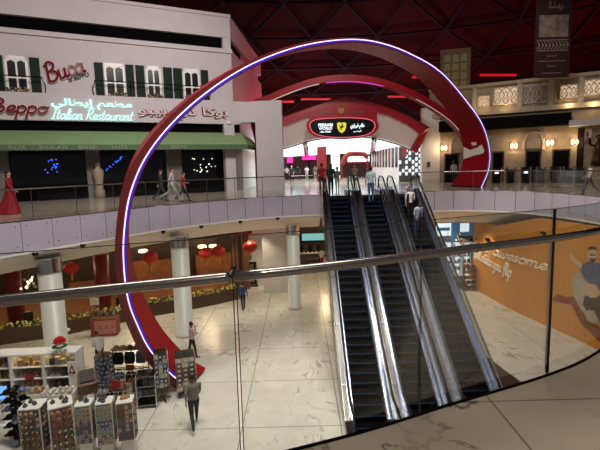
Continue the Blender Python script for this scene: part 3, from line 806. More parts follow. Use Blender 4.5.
for i0, i1, mt in ((12, a_ - 6, 'led soft'), (a_ - 5, b_ - 3, 'led magenta'), (b_ + 4, n2 - 14, 'led soft')):
    q = MB(); q.loft([[l2[i] - Vector((0, .1, 0)), l2[i] + Vector((0, .32, 0))] for i in range(i0, i1)]); q.build('light_line', mt, root, w=True)

# ================================================================== ENTRANCE
YC = 36.0
U = [(258, 128.5), (270, 122.5), (283, 117), (305, 109), (325, 102), (345, 95.5), (365, 99.5), (390, 107.5), (410, 116.5), (429, 128)]
Lw = [(262, 139), (273, 131), (285, 125), (305, 117), (325, 110), (345, 107), (365, 109), (388, 115), (406, 124), (420, 134)]
Fr = [(258, 153), (268, 150), (283, 148), (303, 142), (320, 138), (345, 136), (372, 137), (390, 141), (402, 145), (413, 150)]
def cvl(pts, Y, n=4):
    P = [gy(x, y, Y) for x, y in pts]
    return [a.lerp(b, k / n) for a, b in zip(P, P[1:]) for k in range(n)] + [P[-1]]
def cv(pts, Y, n=4, dy=0): return crom([gy(x, y + dy, Y) for x, y in pts], n)
root = thing('entrance_canopy', 'curved red entrance canopy with glowing white underside past the escalators', 'canopy', loc=(4, YC, 0))
q = MB(); u_ = cvl(U, YC); l_ = cvl(Lw, YC); ub = [p + Vector((0, 12, -.4)) for p in u_]
q.loft([[p + Vector((0, .5, -.02)) for p in l_], l_, u_, ub]); q.build('eave_band', 'canopy red', root, w=True)
q = MB(); q.tube([p + Vector((0, -.02, .02)) for p in u_], .045, 5); q.build('edge_trim', 'ring edge', root, w=True)
q = MB(); f_ = cv(Fr, YC + 1.6); q.loft([[p + Vector((0, .3, 0)) for p in l_], f_]); q.build('soffit_panel', 'canopy soffit', root, w=True)
q = MB(); q.prism([gy(420, 133, YC - .05), gy(430, 127.5, YC - .05), gy(417, 153, YC + .8), gy(410, 150, YC + .8)], (0, .35, 0)); q.build('end_cap', 'canopy red', root, w=True)
Bk = [(268, 158), (276, 157.5), (290, 156.5), (305, 155.5), (322, 154.5), (345, 153.5), (370, 154), (388, 155), (402, 156.5), (418, 159)]
f2 = crom([p for p in [gy(x, y, YC + 1.7) for x, y in Fr]], 4); b2 = cv(Bk, 58)
nn = len(f2)
for i0, i1 in ((0, 12), (13, 24), (25, nn - 1)):
    q = MB(); q.loft([f2[i0:i1 + 1], [f2[i].lerp(b2[i], .5) for i in range(i0, i1 + 1)], b2[i0:i1 + 1]]); q.build('light_ceiling', 'light white', root, w=True)
for i in (12, 24):
    q = MB(); q.tube([f2[i] + Vector((.1, 0, -.12)), b2[i] + Vector((.1, 0, -.1))], .17, 6); q.build('beam', 'steel', root, w=True)
q = MB(); q.tube([p + Vector((0, .1, -.06)) for p in f2], .1, 6); q.build('front_beam', 'steel', root, w=True)

root = thing('illuminated_sign', 'lit oval entrance sign with yellow shield, pink rim and white lettering', 'sign', loc=gy(342, 137, 35.3))
SG = [(309.5, 127), (311, 121.5), (320, 118.8), (345, 117.6), (365, 118.6), (373.5, 121.3), (375.5, 127), (371, 133), (360, 136.4), (342, 137.6), (325, 136.6), (314, 133.4)]
def sgn(k, Y): return crom([gy(342 + (x - 342) * k, 127.5 + (y - 127.5) * (k if k < 1 else 1 + (k - 1) * 1.6), Y) for x, y in SG], 4, closed=True)
q = MB(); q.prism(sgn(1.09, 35.3), (0, .5, 0)); q.build('housing', 'canopy red', root, w=True)
q = MB(); q.tube(sgn(.985, 35.25), .026, 6, closed=True); q.build('rim', 'sign pink', root, w=True)
q = MB(); q.prism(sgn(.96, 35.24), (0, .05, 0)); q.build('face', 'black gloss', root, w=True)
q = MB(); q.prism([gy(x, y, 35.5) for x, y in ((310, 113), (322, 107.5), (345, 103), (366, 106.5), (377, 112), (377, 122), (309, 122))], (0, .4, 0)); q.build('header_plate', 'canopy red', root, w=True)
Y_ = 35.21
def sgM(x, y): return Matrix.Translation(gy(x, y, Y_))
def pxw(a): return a * Y_ / FPX
q = MB(); lettering(q, 'FERRARI', sgM(325.5, 125), width=pxw(14), height=pxw(3.0), bold=.03); lettering(q, 'WORLD', sgM(325.5, 128.4), width=pxw(13), height=pxw(2.6), bold=.03)
lettering(q, 'Abu Dhabi', sgM(325.5, 131.6), width=pxw(11), height=pxw(1.9), shear=.3, bold=.02); q.build('latin_lettering', 'sign white', root, w=True)
q = MB(); lettering(q, AR_WORLD, sgM(357.5, 126.4), width=pxw(14), height=pxw(5.4), bold=.035); lettering(q, AR_CITY, sgM(357.5, 131.2), width=pxw(8), height=pxw(2.2), bold=.02); q.build('arabic_lettering', 'sign white', root, w=True)
def shield(x, y, w, h, Y):
    P = [(-.5, -.42), (-.25, -.48), (0, -.42), (.25, -.48), (.5, -.42), (.47, .05), (.3, .32), (0, .5), (-.3, .32), (-.47, .05)]
    return [gy(x + a * w, y + b * h, Y) for a, b in P]
q = MB(); q.prism(shield(341.7, 127.6, 9, 11, 35.19), (0, .04, 0)); q.build('shield', 'shield', root, w=True)
HORSE = [(-.05, -.36), (.02, -.4), (.1, -.3), (.12, -.2), (.08, -.12), (.2, -.14), (.3, -.05), (.2, -.06), (.12, -.02), (.22, .06), (.14, .08), (.02, .04), (-.04, .12), (.02, .22), (-.02, .36), (-.08, .36), (-.06, .24), (-.14, .14), (-.22, .2), (-.26, .3), (-.3, .28), (-.24, .1), (-.16, .0), (-.28, -.06), (-.32, -.2), (-.26, -.24), (-.22, -.1), (-.08, -.14), (-.02, -.24), (-.08, -.28)]
q = MB(); q.prism([gy(342 + a * 9, 127.2 + b * 9, 35.17) for a, b in HORSE], (0, .02, 0)); q.build('horse_emblem', 'black', root, w=True)
mat('faded letter', '8c6a68', .6); mat('faded gold', '9a7426', .5)
q = MB(); lettering(q, 'FERRARI', Matrix.Translation(gy(324, 112.5, 35.48)) @ Matrix.Rotation(.1, 4, 'Y').inverted(), width=pxw(11), height=pxw(2.6), bold=.02); lettering(q, AR_WORLD, Matrix.Translation(gy(358, 112, 35.48)) @ Matrix.Rotation(.1, 4, 'Y'), width=pxw(11), height=pxw(3), bold=.02); q.build('header_lettering', 'faded letter', root, w=True)
q = MB(); q.prism(shield(341, 110.8, 6.5, 6.5, 35.47), (0, .03, 0)); q.build('header_shield', 'faded gold', root, w=True)

# entrance interior
m = MB(); a = gy(331, 186, 41); b = gy(340.5, 186, 41); cxx = (a.x + b.x) / 2
m.lathe([(.42, 0), (.42, .1), (.4, .12), (.4, 3.9)], (cxx, 41, 0), 20)
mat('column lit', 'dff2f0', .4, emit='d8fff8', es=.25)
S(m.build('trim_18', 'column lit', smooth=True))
m = MB(); a = gy(318, 186, 46); b = gy(327, 186, 46); m.bx(a.x, b.x, 46, 46.8, 0, 4.0); S(m.build('trim_19', 'column red'))
m = MB(); m.bx(-8, 20, 62, 62.4, 0, 5.5); S(m.build('wall_back', 'wood dark'))
m = MB(); a = gy(348, 160, 57); b = gy(369, 160, 57); zz = gy(360, 157, 57).z
t = thing('ceiling_light_bar', 'long white light bar beyond the entrance columns', 'lamp', loc=(a.x, 57, zz))
m.bx(a.x, b.x, 56.8, 57.2, gy(360, 161.5, 57).z, gy(360, 156.5, 57).z); m.build('diffuser', 'light white', t, w=True)
m = MB(); m.bx(a.x - .1, b.x + .1, 57.2, 57.5, gy(360, 162, 57).z - .1, gy(360, 156, 57).z + .1); m.build('housing', 'column red', t, w=True)
for lb, x0, x1, y0, y1, mt in (('glowing magenta screen beyond the red column', 302, 316, 151, 160, 'magenta'), ('small magenta screen at the far back of the entrance', 287, 293, 157, 163, 'magenta')):
    a = gy(x0, y1, 58); b = gy(x1, y0, 58); t = thing('display_screen', lb, 'screen', loc=(a.x, 58, a.z))
    q = MB(); q.bx(a.x, b.x, 58, 58.1, a.z, b.z); q.build('panel', mt, t, w=True)
    q = MB(); q.bx(a.x - .1, b.x + .1, 58.1, 58.3, a.z - .1, b.z + .1); q.build('casing', 'black', t, w=True)
    q = MB(); q.bx((a.x + b.x) / 2 - .1, (a.x + b.x) / 2 + .1, 58.3, 58.4, 0, b.z); q.bx((a.x + b.x) / 2 - .5, (a.x + b.x) / 2 + .5, 58.0, 58.6, 0, .05); q.build('stand', 'black', t, w=True)
m = MB(); P = [Vector((gy(x, y, 55).x, 55, gy(x, y, 55).z)) for x, y in ((342, 166), (346, 156.5), (352, 153), (358, 152.4), (363, 153.5), (367, 159))]
P = [Vector((P[0].x, 55, 0))] + P + [Vector((P[-1].x, 55, 0))]; m.tube(crom(P, 5), [.1] * 6 + [.3] * 24 + [.1] * 6, 8); o = m.build('red_archway', 'column red', origin=(P[0].x, 55, 0)); tag(o, 'dim red archway framing the white light bar', 'archway')
# side wall with tall picture panels, lattice wall and end wall
FS = Frame((9.0, 56), (9.15, 40.6))
m = MB(); m.bx(0, FS.L, 0, .3, 0, 4.2, FS.M); S(m.build('wall_right', 'white panel'))
for i in range(9):
    s_ = 1 + i * 1.55
    t = thing('wall_panel', 'tall dark picture panel on the bright entrance side wall', 'picture', group='tall picture panels', M=FS.mat_at(s_, -.06, 1.3))
    q = MB(); q.bx(0, .75, 0, .06, 0, 1.9); q.build('board', 'steel dark' if i % 3 else 'column red', t)
FW = Frame(gy(398, 182, 40.5).xy, gy(421, 183, 38.5).xy)
m = MB(); m.bx(0, FW.L, .12, .3, 0, 3.9, FW.M); S(m.build('wall_right', 'steel dark'))
t = thing('light_wall', 'black grid wall of glowing white hexagon tiles beside the entrance', 'light wall', M=FW.mat_at(0, 0, 0))
k = 0
for i in range(7):
    for j in range(6):
        cx = (i + .5) * FW.L / 7; cz = .75 + j * .5 + (.25 if i % 2 else 0)
        if RN.random() < .25: continue
        q = MB(); q.prism([(cx + math.cos(a) * .13, .02, cz + math.sin(a) * .19) for a in np.linspace(0, 2 * PI, 6, endpoint=False)], (0, .08, 0)); q.build('tile', 'tile white', t)
q = MB(); q.bx(FW.L * .18, FW.L * .38, -.02, .05, 2.2, 3.4); q.build('poster', 'column red', t)
m = MB(); a = gy(421, 183, 37.2); b = gy(438, 183, 37.0); zt_ = 7.0
m.bx(a.x, b.x + .2, 37.0, 37.5, 0, gy(430, 108, 37).z); S(m.build('wall_front', 'white panel'))
m = MB(); m.bx(gy(428, 165, 36.9).x - .06, gy(428, 165, 36.9).x + .2, 36.94, 37.0, gy(428, 167, 37).z, gy(428, 162, 37).z); o = m.build('wall_plate', 'steel', origin=(gy(428, 165, 36.9).x, 36.94, gy(428, 167, 37).z)); tag(o, 'small steel plate on the tall white entrance wall', 'plate')

# ================================================================== ESCALATORS
YB, YT = 12.75, 24.0
RUN = YT - YB; SL = -H / RUN; NS = 33
def esc(xc, label):
    t = thing('escalator', label, 'escalator', loc=(xc, YB, H), group='escalators')
    w = .5
    def prof(z0, z1):       # side outline of a band that follows floor, slope, floor
        return [(-1.6, z0), (.25, z0), (RUN - .25, -H + z0), (RUN + 1.4, -H + z0), (RUN + 1.4, -H + z1), (RUN - .25, -H + z1), (.25, z1), (-1.6, z1)]
    def band(mb, x0, x1, z0, z1):
        P = prof(z0, z1); mb.prism([(x0, y, z) for y, z in P], (x1 - x0, 0, 0))
    m0 = MB(); m0.box((0, .18, .1), (2 * w - .02, .36, .2)); m0.mi = 1; m0.bx(-w + .02, w - .02, -.01, .03, .165, .203)
    m0.mi = 0
    for i in range(12):
        x = -w + .06 + i * .08; m0.bx(x, x + .02, .02, .35, .2, .212)
    st = m0.build('step', ['step', 'step nose'], t)
    st.location = (0, .1, -.1)
    for i in range(1, NS):
        c = st.copy(); C.objects.link(c); c.parent = t; c.location = (0, .1 + i * (RUN - .2) / NS, -.1 + i * (-H) / NS)
    for sg in (-1, 1):
        m = MB(); band(m, sg * w, sg * (w + .03), -.05, .24); m.build('skirt', 'steel dark', t)
        m = MB(); band(m, sg * (w + .03), sg * (w + .12), .2, .3); m.build('inner_deck', 'deck blue sheen', t)
        m = MB(); band(m, sg * (w + .17), sg * (w + .325), .2, .27); m.build('outer_deck', 'deck', t)
        m = MB(); band(m, sg * (w + .15), sg * (w + .17), .22, .42); m.build('deck_rail', 'deck blue sheen', t)
        # glass balustrade and handrail
        x = sg * (w + .16); hr = []
        zc = .98
        loop = [(-.55, .28), (-.95, .36), (-1.13, .6), (-.98, .86), (-.6, zc), (.35, zc + .03), (RUN - .45, -H + zc - .05), (RUN + .35, -H + zc), (RUN + .75, -H + .86), (RUN + .9, -H + .6), (RUN + .72, -H + .36), (RUN + .3, -H + .28)]
        pts = [(x, y, z) for y, z in loop]
        path = crom(pts[:6], 5) + crom(pts[6:], 5)
        m = MB(); m.tube(path, .042, 8); m.build('handrail', 'rubber', t)
        m = MB(); m.prism([(x - .006, p[1], p[2]) for p in [(0, -.6, .3), (0, -.95, .42), (0, -1.08, .62), (0, -.95, .84), (0, -.6, .95), (0, .35, .98), (0, RUN - .45, -H + .9), (0, RUN + .35, -H + .95), (0, RUN + .72, -H + .82), (0, RUN + .84, -H + .6), (0, RUN + .7, -H + .4), (0, RUN + .3, -H + .3), (0, RUN - .25, -H + .3), (0, .25, .3)]], (.012, 0, 0)); m.build('glass_side', 'glass clear', t)
        for k in range(5):      # bright strips modelled as lamp glints on the outer deck
            y = 1.2 + k * 2.2; m = MB(); m.box((sg * (w + .25), y, y * SL + .28), (.14, .03, .02), rx=math.atan(SL)); m.build('deck_glint', 'steel bright', t)
    m = MB(); m.prism([(-w - .32, y, z) for y, z in ((-1.6, .02), (.25, .18), (RUN - .25, -H + .18), (RUN + 1.2, -H - .1), (RUN + 1.2, -H - 1.2), (RUN - .1, -H - 1.15), (1.9, .0), (-1.6, .0))], (2 * w + .64, 0, 0))
    o = m.build('truss', 'steel', t)
    o.location.z = -.5
    m = MB(); m.bx(-w, w, RUN - .1, RUN + 1.3, -H - .03, -H + .012); m.build('comb_plate', 'steel dark', t)
    m = MB(); m.bx(-w, w, -1.6, .1, -.01, .03); m.build('comb_plate', 'steel dark', t)
    return t
esc(2.05, 'escalator nearest the round white column with empty dark steps')
esc(3.72, 'middle escalator of three with a man in jeans at its top')
esc(5.52, 'escalator nearest the orange wall with two riders on it')

# ================================================================== GLASS BALUSTRADES
def balustrade(P, label, step, rail_r, top, base_z, name='glass_balustrade', inset=.12, group=None):
    Q = resample([rad(p, inset) for p in P], step)
    t = thing(name, label, 'railing', loc=(Q[0].x, Q[0].y, 0), group=group)
    m = MB(); m.tube([p + Vector((0, 0, top)) for p in Q], rail_r, 8); m.build('handrail', 'steel', t, w=True)
    for a, b in zip(Q, Q[1:]):
        e = (b - a).normalized(); n = Vector((-e.y, e.x, 0)); g = .015
        q = MB(); q.prism([a + e * g + Vector((0, 0, base_z)), b - e * g + Vector((0, 0, base_z)), b - e * g + Vector((0, 0, top - .03)), a + e * g + Vector((0, 0, top - .03))], n * .012); q.build('glass_panel', 'glass clear', t, w=True)
    for a in Q[::1]:
        q = MB(); q.tube([a + Vector((0, 0, .01)), a + Vector((0, 0, top))], .014, 5); q.build('post', 'steel', t, w=True)
    return t
balustrade(EDGE_A, 'curved glass railing along the gallery edge below the restaurant awning', 1.65, .028, 1.08, .02)
balustrade(EDGE_B, 'curved glass railing along the gallery edge before the ticket gates', 1.65, .028, 1.08, .02)
# the glass railing right before the viewer
QN = [rad(p, -.06) for p in EDGE_N]
def pn(px_):                      # point of the near glass line at a column of the view
    best = min(range(len(QN) - 1), key=lambda i: abs(0)) if False else None
    for a, b in zip(QN, QN[1:]):
        d = ray(px_, 300); e = b - a; den = d.x * e.y - d.y * e.x
        t = (a.x * e.y - a.y * e.x) / den; k = (d.x * t - a.x) / e.x if abs(e.x) > 1e-9 else 0
        if t > 0 and -.001 <= k <= 1.001: return Vector((d.x * t, d.y * t, 0)), None
    return None, None
t = thing('glass_railing', 'frameless glass railing with thick steel handrail along the near marble edge', 'railing', loc=(QN[10].x, QN[10].y, 0))
J = [(-140, 233.6), (237.2, 420.2), (421.4, 549.3), (551.8, 760)]
for a_, b_ in J:
    A = pn(a_)[0] if a_ > -100 else QN[6]; B = pn(b_)[0] if b_ < 700 else QN[-8]
    pts = [A] + [p for p in QN if min(A.x, B.x) + .02 < p.x < max(A.x, B.x) - .02] + [B]
    m = MB(); rows = []
    for i, p in enumerate(pts):
        e = (pts[min(len(pts) - 1, i + 1)] - pts[max(0, i - 1)]).normalized(); nn_ = Vector((-e.y, e.x, 0)) * .006
        rows.append([p - nn_ + Vector((0, 0, -.35)), p - nn_ + Vector((0, 0, 1.245)), p + nn_ + Vector((0, 0, 1.245)), p + nn_ + Vector((0, 0, -.35))])
    m.loft(rows, closed=True); g = m.build('glass_panel', 'glass', t, w=True)
    m = MB(); m.tube([p + Vector((0, 0, 1.247)) for p in pts], .0025, 5); m.build('glass_edge', 'glass edge', g); 
    g.children[0].matrix_parent_inverse = g.parent.matrix_basis.inverted()
    for P_ in (A, B):
        m = MB(); m.tube([P_ + Vector((0, 0, -.3)), P_ + Vector((0, 0, 1.245))], .003, 5); eo = m.build('glass_edge', 'glass edge', g); eo.matrix_parent_inverse = g.parent.matrix_basis.inverted()
P_ = pn(550.6)[0]
m = MB(); m.tube([P_ + Vector((0, .0, -.02)), P_ + Vector((0, .0, 1.245))], .011, 6); m.build('edge_line', 'rubber', t, w=True)  # dark line drawn in place of the refraction at the glass edge
m = MB(); P2 = pn(548.6)[0] + Vector((0, 0, 0)); m.tube([P2 + Vector((0, 0, 0)), P2 + Vector((0, 0, 1.0))], .006, 6); m.build('edge_line', 'steel bright', t, w=True)
HN = [rad(p, .03) for p in EDGE_N]
def cutx(P, x0, x1): return [p + Vector((0, 0, 1.05)) for p in P if x0 <= p.x <= x1]
xg = pn(235.4)[0].x
for x0, x1 in ((-6, xg - .012), (xg + .012, 9)):
    pts = cutx(HN, x0, x1)
    for end, xe in ((0, x0), (-1, x1)):
        if abs(xe) < 5:
            i = next(k for k in range(len(HN) - 1) if HN[k].x <= xe < HN[k + 1].x)
            f = (xe - HN[i].x) / (HN[i + 1].x - HN[i].x); p = HN[i].lerp(HN[i + 1], f) + Vector((0, 0, 1.05))
            pts = [p] + pts if end == 0 else pts + [p]
    m = MB(); m.tube(pts, .027, 14); m.build('handrail', 'steel', t, w=True, smooth=True)
for x in (235.4, 540, 486):
    p = pn(x)[0]; h_ = rad(p, .09)
    m = MB(); m.tube([Vector((*p.xy, 1.075)), Vector((*h_.xy, 1.04))], .011, 6); m.tube([Vector((*p.xy, 1.075)) - (h_ - p).normalized() * .015, Vector((*p.xy, 1.075)) + (h_ - p).normalized() * .02], .013, 10); m.build('clamp', 'steel dark', t, w=True)

# ================================================================== LOWER HALL
def col(k, p, r, ztop, n=24):
    m = MB(); m.lathe([(r + .04, 0), (r + .04, .12), (r, .14), (r, ztop - H - .55)], (p.x, p.y, H), n); o = S(m.build('trim_%d' % k, 'column white', smooth=True))
    m = MB(); m.lathe([(r + .03, ztop - H - .55), (r + .03, ztop - H - .05), (r + .1, ztop - H)], (p.x, p.y, H), n); m.build('capital', 'steel bright', o)
col(20, gz(60.5, 383, H), .41, -1.5); col(21, gz(185, 335, H), .42, -1.5); col(22, gz(295, 308, H), .36, -1.6)
m = MB(); p = [gz(264, 293, H), gz(288.5, 293, H)]; m.bx(p[0].x, p[1].x, 28.4, 29.0, H, -1.9); S(m.build('wall_front', 'white panel'))
m = MB(); m.bx(-3.6, -2.45, 30.5, 30.8, H, -2.0); S(m.build('wall_front', 'white panel'))
# restaurant behind the planter
m = MB()
bw = [(-30, 20), (-22, 27), (-15, 30), (-9.5, 31.5), (-3.6, 33.5)]
for a, b in zip(bw, bw[1:]):
    f = Frame(a, b); m.bx(0, f.L, 0, .3, H, -2.05, f.M)
S(m.build('wall_back', 'wood dark'))
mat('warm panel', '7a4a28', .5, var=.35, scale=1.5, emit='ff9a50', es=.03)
for i, (x0, x1, y0, y1, lb) in enumerate(((70, 96, 283, 300, 'warm lit brown counter front in the restaurant behind the round column'), (133, 172, 262, 284, 'warm lit picture panel in the restaurant past the hoop'), (196, 232, 256, 282, 'warm lit picture panel in the restaurant near its entrance'))):
    f = Frame((-15, 29.9), (-9.5, 31.3)) if i < 2 else Frame((-9.5, 31.3), (-3.6, 33.3))
    s0, z1 = f.px(x0, y0); s1, z0 = f.px(x1, y1); q = MB(); t = thing('lit_panel', lb, 'panel', M=f.mat_at(s0, -.1, z0))
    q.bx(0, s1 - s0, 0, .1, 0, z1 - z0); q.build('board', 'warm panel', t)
    q = MB(); w = s1 - s0; h = z1 - z0
    for a in ((-.06, 0, -.06, h + .06), (w, w + .06, -.06, h + .06), (0, w, -.06, 0), (0, w, h, h + .06)): q.bx(a[0], a[1], -.04, .12, a[2], a[3])
    q.build('frame', 'wood brown', t)
m = MB(); f = Frame(gz(150, 300, H).xy, (-3.2, 29.6)); s0, z1 = f.px(158, 236); s1, z0 = f.px(262, 236)
m.bx(-2.6, f.L, 0, .3, -2.75, -2.2, f.M); S(m.build('trim_23', 'column red'))
m = MB()
for x in (236, 247): q_ = f.px(x, 270)[0]; m.bx(q_ - .2, q_ + .2, .1, .5, H, -2.1, f.M)
S(m.build('trim_24', 'wood brown'))
m = MB(); P = [(-30, 16), (-16.2, 20.4), (-14.3, 20.9), (-12.3, 21.7), (-10.4, 23.1), (-8.5, 24.5), (-6.7, 25.4), (-5.2, 26.4), (-3.7, 27.5), (-3.6, 33.5), (-9.5, 31.5), (-15, 30), (-22, 27), (-30, 22)]
m.prism([(x, y, H) for x, y in P], (0, 0, .012)); S(m.build('floor', 'wood brown'))
m = MB()
for a, b in zip(P[1:8], P[2:9]):
    f = Frame((a[0] - .2, a[1] + .8), (b[0] - .2, b[1] + .8)); m.bx(0, f.L, 0, .25, -2.55, -2.06, f.M)
S(m.build('trim_29', 'wood dark'))
# red restaurant columns
for k, (x, Y, r) in enumerate(((15, 23.0, .4), (104, 25.6, .42))):
    p = gy(x, 300, Y); q = MB(); q.lathe([(r, 0), (r, 3.4)], (p.x, Y, H), 20); o = S(q.build('trim_%d' % (25 + k), 'column red', smooth=True))
    q = MB(); q.lathe([(r + .04, 3.4), (r + .04, 4.4)], (p.x, Y, H), 20); q.build('capital', 'gold', o, smooth=True)
# planter wall with flowers
PL = Path([(-15.5, 20.2), (-14.3, 20.75), (-12.3, 21.5), (-10.4, 22.9), (-8.5, 24.3), (-6.7, 25.2), (-5.2, 26.2), (-3.85, 27.3)])
t = thing('planter_wall', 'long curved brown planter wall with yellow flowers before the restaurant', 'planter', loc=(-8.5, 24.3, H))
PP = [PL.at(s_) for s_ in np.linspace(0, PL.L[-1], 40)]
m = MB(); rows = []
for i, p in enumerate(PP):
    e = (PP[min(39, i + 1)] - PP[max(0, i - 1)]).normalized(); nn_ = Vector((-e.y, e.x, 0))
    rows.append([Vector((*p.xy, H)), Vector((*p.xy, H + .72)), Vector((*(p + nn_ * .45).xy, H + .72)), Vector((*(p + nn_ * .45).xy, H))])
m.loft(rows, closed=True); m.build('trough', 'planter brown', t, w=True)
m = MB()
for i in range(520):
    s_ = RN.uniform(0, PL.L[-1]); p = PL.at(s_, RN.uniform(.02, .42), H + .7 + RN.random() * .24); m.mi = RN.choice((0, 0, 0, 1, 1, 2)); m.ball(p, RN.uniform(.035, .07), 5)
o = m.build('flowering_hedge', ['leaf', 'petal yellow', 'petal white'], t, w=True); o['kind'] = 'stuff'
# red lanterns
LL = [(71, 268, 23.0, .36, 'red paper lantern beside the big round column'), (150, 257, 25.0, .42, 'red paper lantern just past the hoop'), (205.5, 253, 27.0, .4, 'red paper lantern over the flower planter, first of a touching pair'),
      (218.5, 251, 27.4, .42, 'red paper lantern over the flower planter, second of a touching pair'), (250, 247, 27.5, .44, 'red paper lantern nearest the white wall panel')]
for x, y, Y, r, lb in LL:
    c = gy(x, y, Y); t = thing('paper_lantern', lb, 'lantern', loc=c, group='red paper lanterns')
    m = MB(); pr = []
    for i in range(13):
        a = -PI / 2 * .9 + PI * .9 * i / 12; pr.append((r * math.cos(a) * (1.05 if i % 2 else 1.0), r * .82 * math.sin(a)))
    m.lathe(pr, n=16); m.build('shade', 'lantern red', t, smooth=True)
    m = MB(); m.lathe([(r * .3, -r * .92), (r * .32, -r * .78)], n=12); m.lathe([(r * .3, r * .78), (r * .32, r * .92)], n=12); m.build('cap', 'gold', t)
    m = MB(); m.lathe([(r * .08, -r * 1.9), (r * .2, -r * 1.8), (r * .16, -r * 1.2), (r * .05, -r * .92)], n=8); m.build('tassel', 'gold', t)
    m = MB(); m.tube([(0, 0, r * .9), (0, 0, -2.07 - c.z)], .012, 4); m.build('cord', 'black', t)
# glass chandelier in the restaurant
c = gy(29, 284, 21.5); t = thing('glass_chandelier', 'sparkling glass chandelier between the red column and round column', 'lamp', loc=c)
m = MB(); m.tube([(0, 0, 0), (0, 0, -2.1 - c.z)], .015, 5); m.build('stem', 'steel', t)
for i in range(16):
    m = MB(); m.ball((RN.uniform(-.34, .34), RN.uniform(-.3, .3), RN.uniform(-.25, .3)), .05 if i % 2 else .075, 6); m.build('glass_drop', 'light warm' if i % 3 == 0 else 'steel bright', t)
for x, y, Y, lb in ((143, 251, 26.0, 'bright white ceiling lamp beside the lantern past the hoop'), (202, 246.5, 28.0, 'bright white ceiling lamp above the touching lantern pair'), (213, 246, 28.5, 'bright white ceiling lamp above the restaurant entrance')):
    c = gy(x, y, Y); t = thing('ceiling_lamp', lb, 'lamp', loc=c); m = MB(); m.lathe([(.08, -.1), (.26, -.06), (.26, .05), (.2, .08)], n=12); m.build('diffuser', 'light warm', t); m = MB(); m.tube([(0, 0, .05), (0, 0, -2.08 - c.z)], .02, 5); m.build('rod', 'steel dark', t)
# dining tables and chairs glimpsed behind the flowers
for i, (x, y, lb) in enumerate(((22, 326, 'dark dining chair behind the flowers under the chandelier'), (30, 322, 'dark dining chair behind the flowers beside the round column'), (14, 330, 'dark dining chair behind the flowers next to the red column'), (185, 296, 'dark dining chair behind the flowers past the second round column'), (125, 310, 'dark dining chair behind the flowers just past the hoop'))):
    g_ = gz(x, y + 22, H); p = PL.at(PL.px(x, y)[0] + (0, 1.2, -1.2, 0, 0)[i], 1.3, H)
    t = thing('dining_chair', lb, 'chair', loc=p, rz=RN.uniform(-1, 1), group='dark dining chairs')
    m = MB(); m.bx(-.22, .22, -.22, .22, .42, .48); m.build('seat', 'wood dark', t)
    m = MB(); m.bx(-.22, .22, .18, .22, .48, 1.05); m.build('backrest', 'wood dark', t)
    for a in (-.2, .2):
        for b in (-.2, .2): m = MB(); m.bx(a - .02, a + .02, b - .02, b + .02, 0, .42); m.build('leg', 'wood dark', t)
# snack cart with pink front
p = gz(106, 334, H); t = thing('snack_cart', 'small food cart with pink front panel and glass case by the hoop', 'cart', loc=p, rz=.12)
m = MB(); m.bx(-.62, .62, -.3, .35, 0, .85); m.build('body', 'terracotta', t)
m = MB(); m.bx(-.42, .6, -.33, -.3, .12, .8); m.build('front_panel', 'pink panel', t)
for i in range(3): m = MB(); m.tube([(-.2 + i * .3, -.34, .35), (-.15 + i * .3, -.34, .55), (-.05 + i * .3, -.34, .4)], .02, 5); m.build('painted_mark', 'terracotta', t)
m = MB(); m.bx(-.6, .6, -.25, .3, .85, .88); m.build('counter_top', 'wood brown', t)
m = MB(); m.bx(-.58, .58, -.02, .28, .89, 1.5); m.build('glass_case', 'glass clear', t)
m = MB(); m.bx(-.62, -.2, -.05, 0, 1.55, 1.9); m.build('sign_board', 'white gloss', t)
m = MB(); m.bx(-.6, -.57, -.05, 0, .88, 1.56); m.bx(-.25, -.22, -.05, 0, .88, 1.56); m.build('sign_post', 'steel', t)
for i in range(6):
    q = MB(); c = (p.x - .45 + i * .17, p.y + .12, H + .9); q.lathe([(.05, 0), (.065, .08), (.065, .2), (.03, .28), (.03, .33)], c, 8); tag(q.build('jar', 'steel bright' if i % 2 else 'wood brown', origin=c, smooth=True), ['pale', 'brown'][(i + 1) % 2] + ' snack jar in the glass case of the pink cart', 'jar', 'jars on the snack cart')
# poster stands by the white panels
for lb, x, y, a in (('dark poster stand against the white wall panel by the red lantern', 253, 284, 0), ):
    p = gz(x, y + 2, H); t = thing('poster_stand', lb, 'poster stand', loc=p)
    for z, h in ((.15, .55), (.95, .75)):
        m = MB(); m.bx(-.35, .25, -.02, .02, z, z + h); m.build('poster', 'black', t)
        m = MB(); m.bx(-.25, .12, -.03, -.02, z + .15, z + h - .15); m.build('picture', 'banner photo' if z < .5 else 'wood brown', t)
    m = MB(); m.bx(-.4, -.36, -.03, .03, 0, 1.75); m.bx(.26, .3, -.03, .03, 0, 1.75); m.bx(-.45, .35, -.2, .2, 0, .03); m.build('frame', 'steel dark', t)
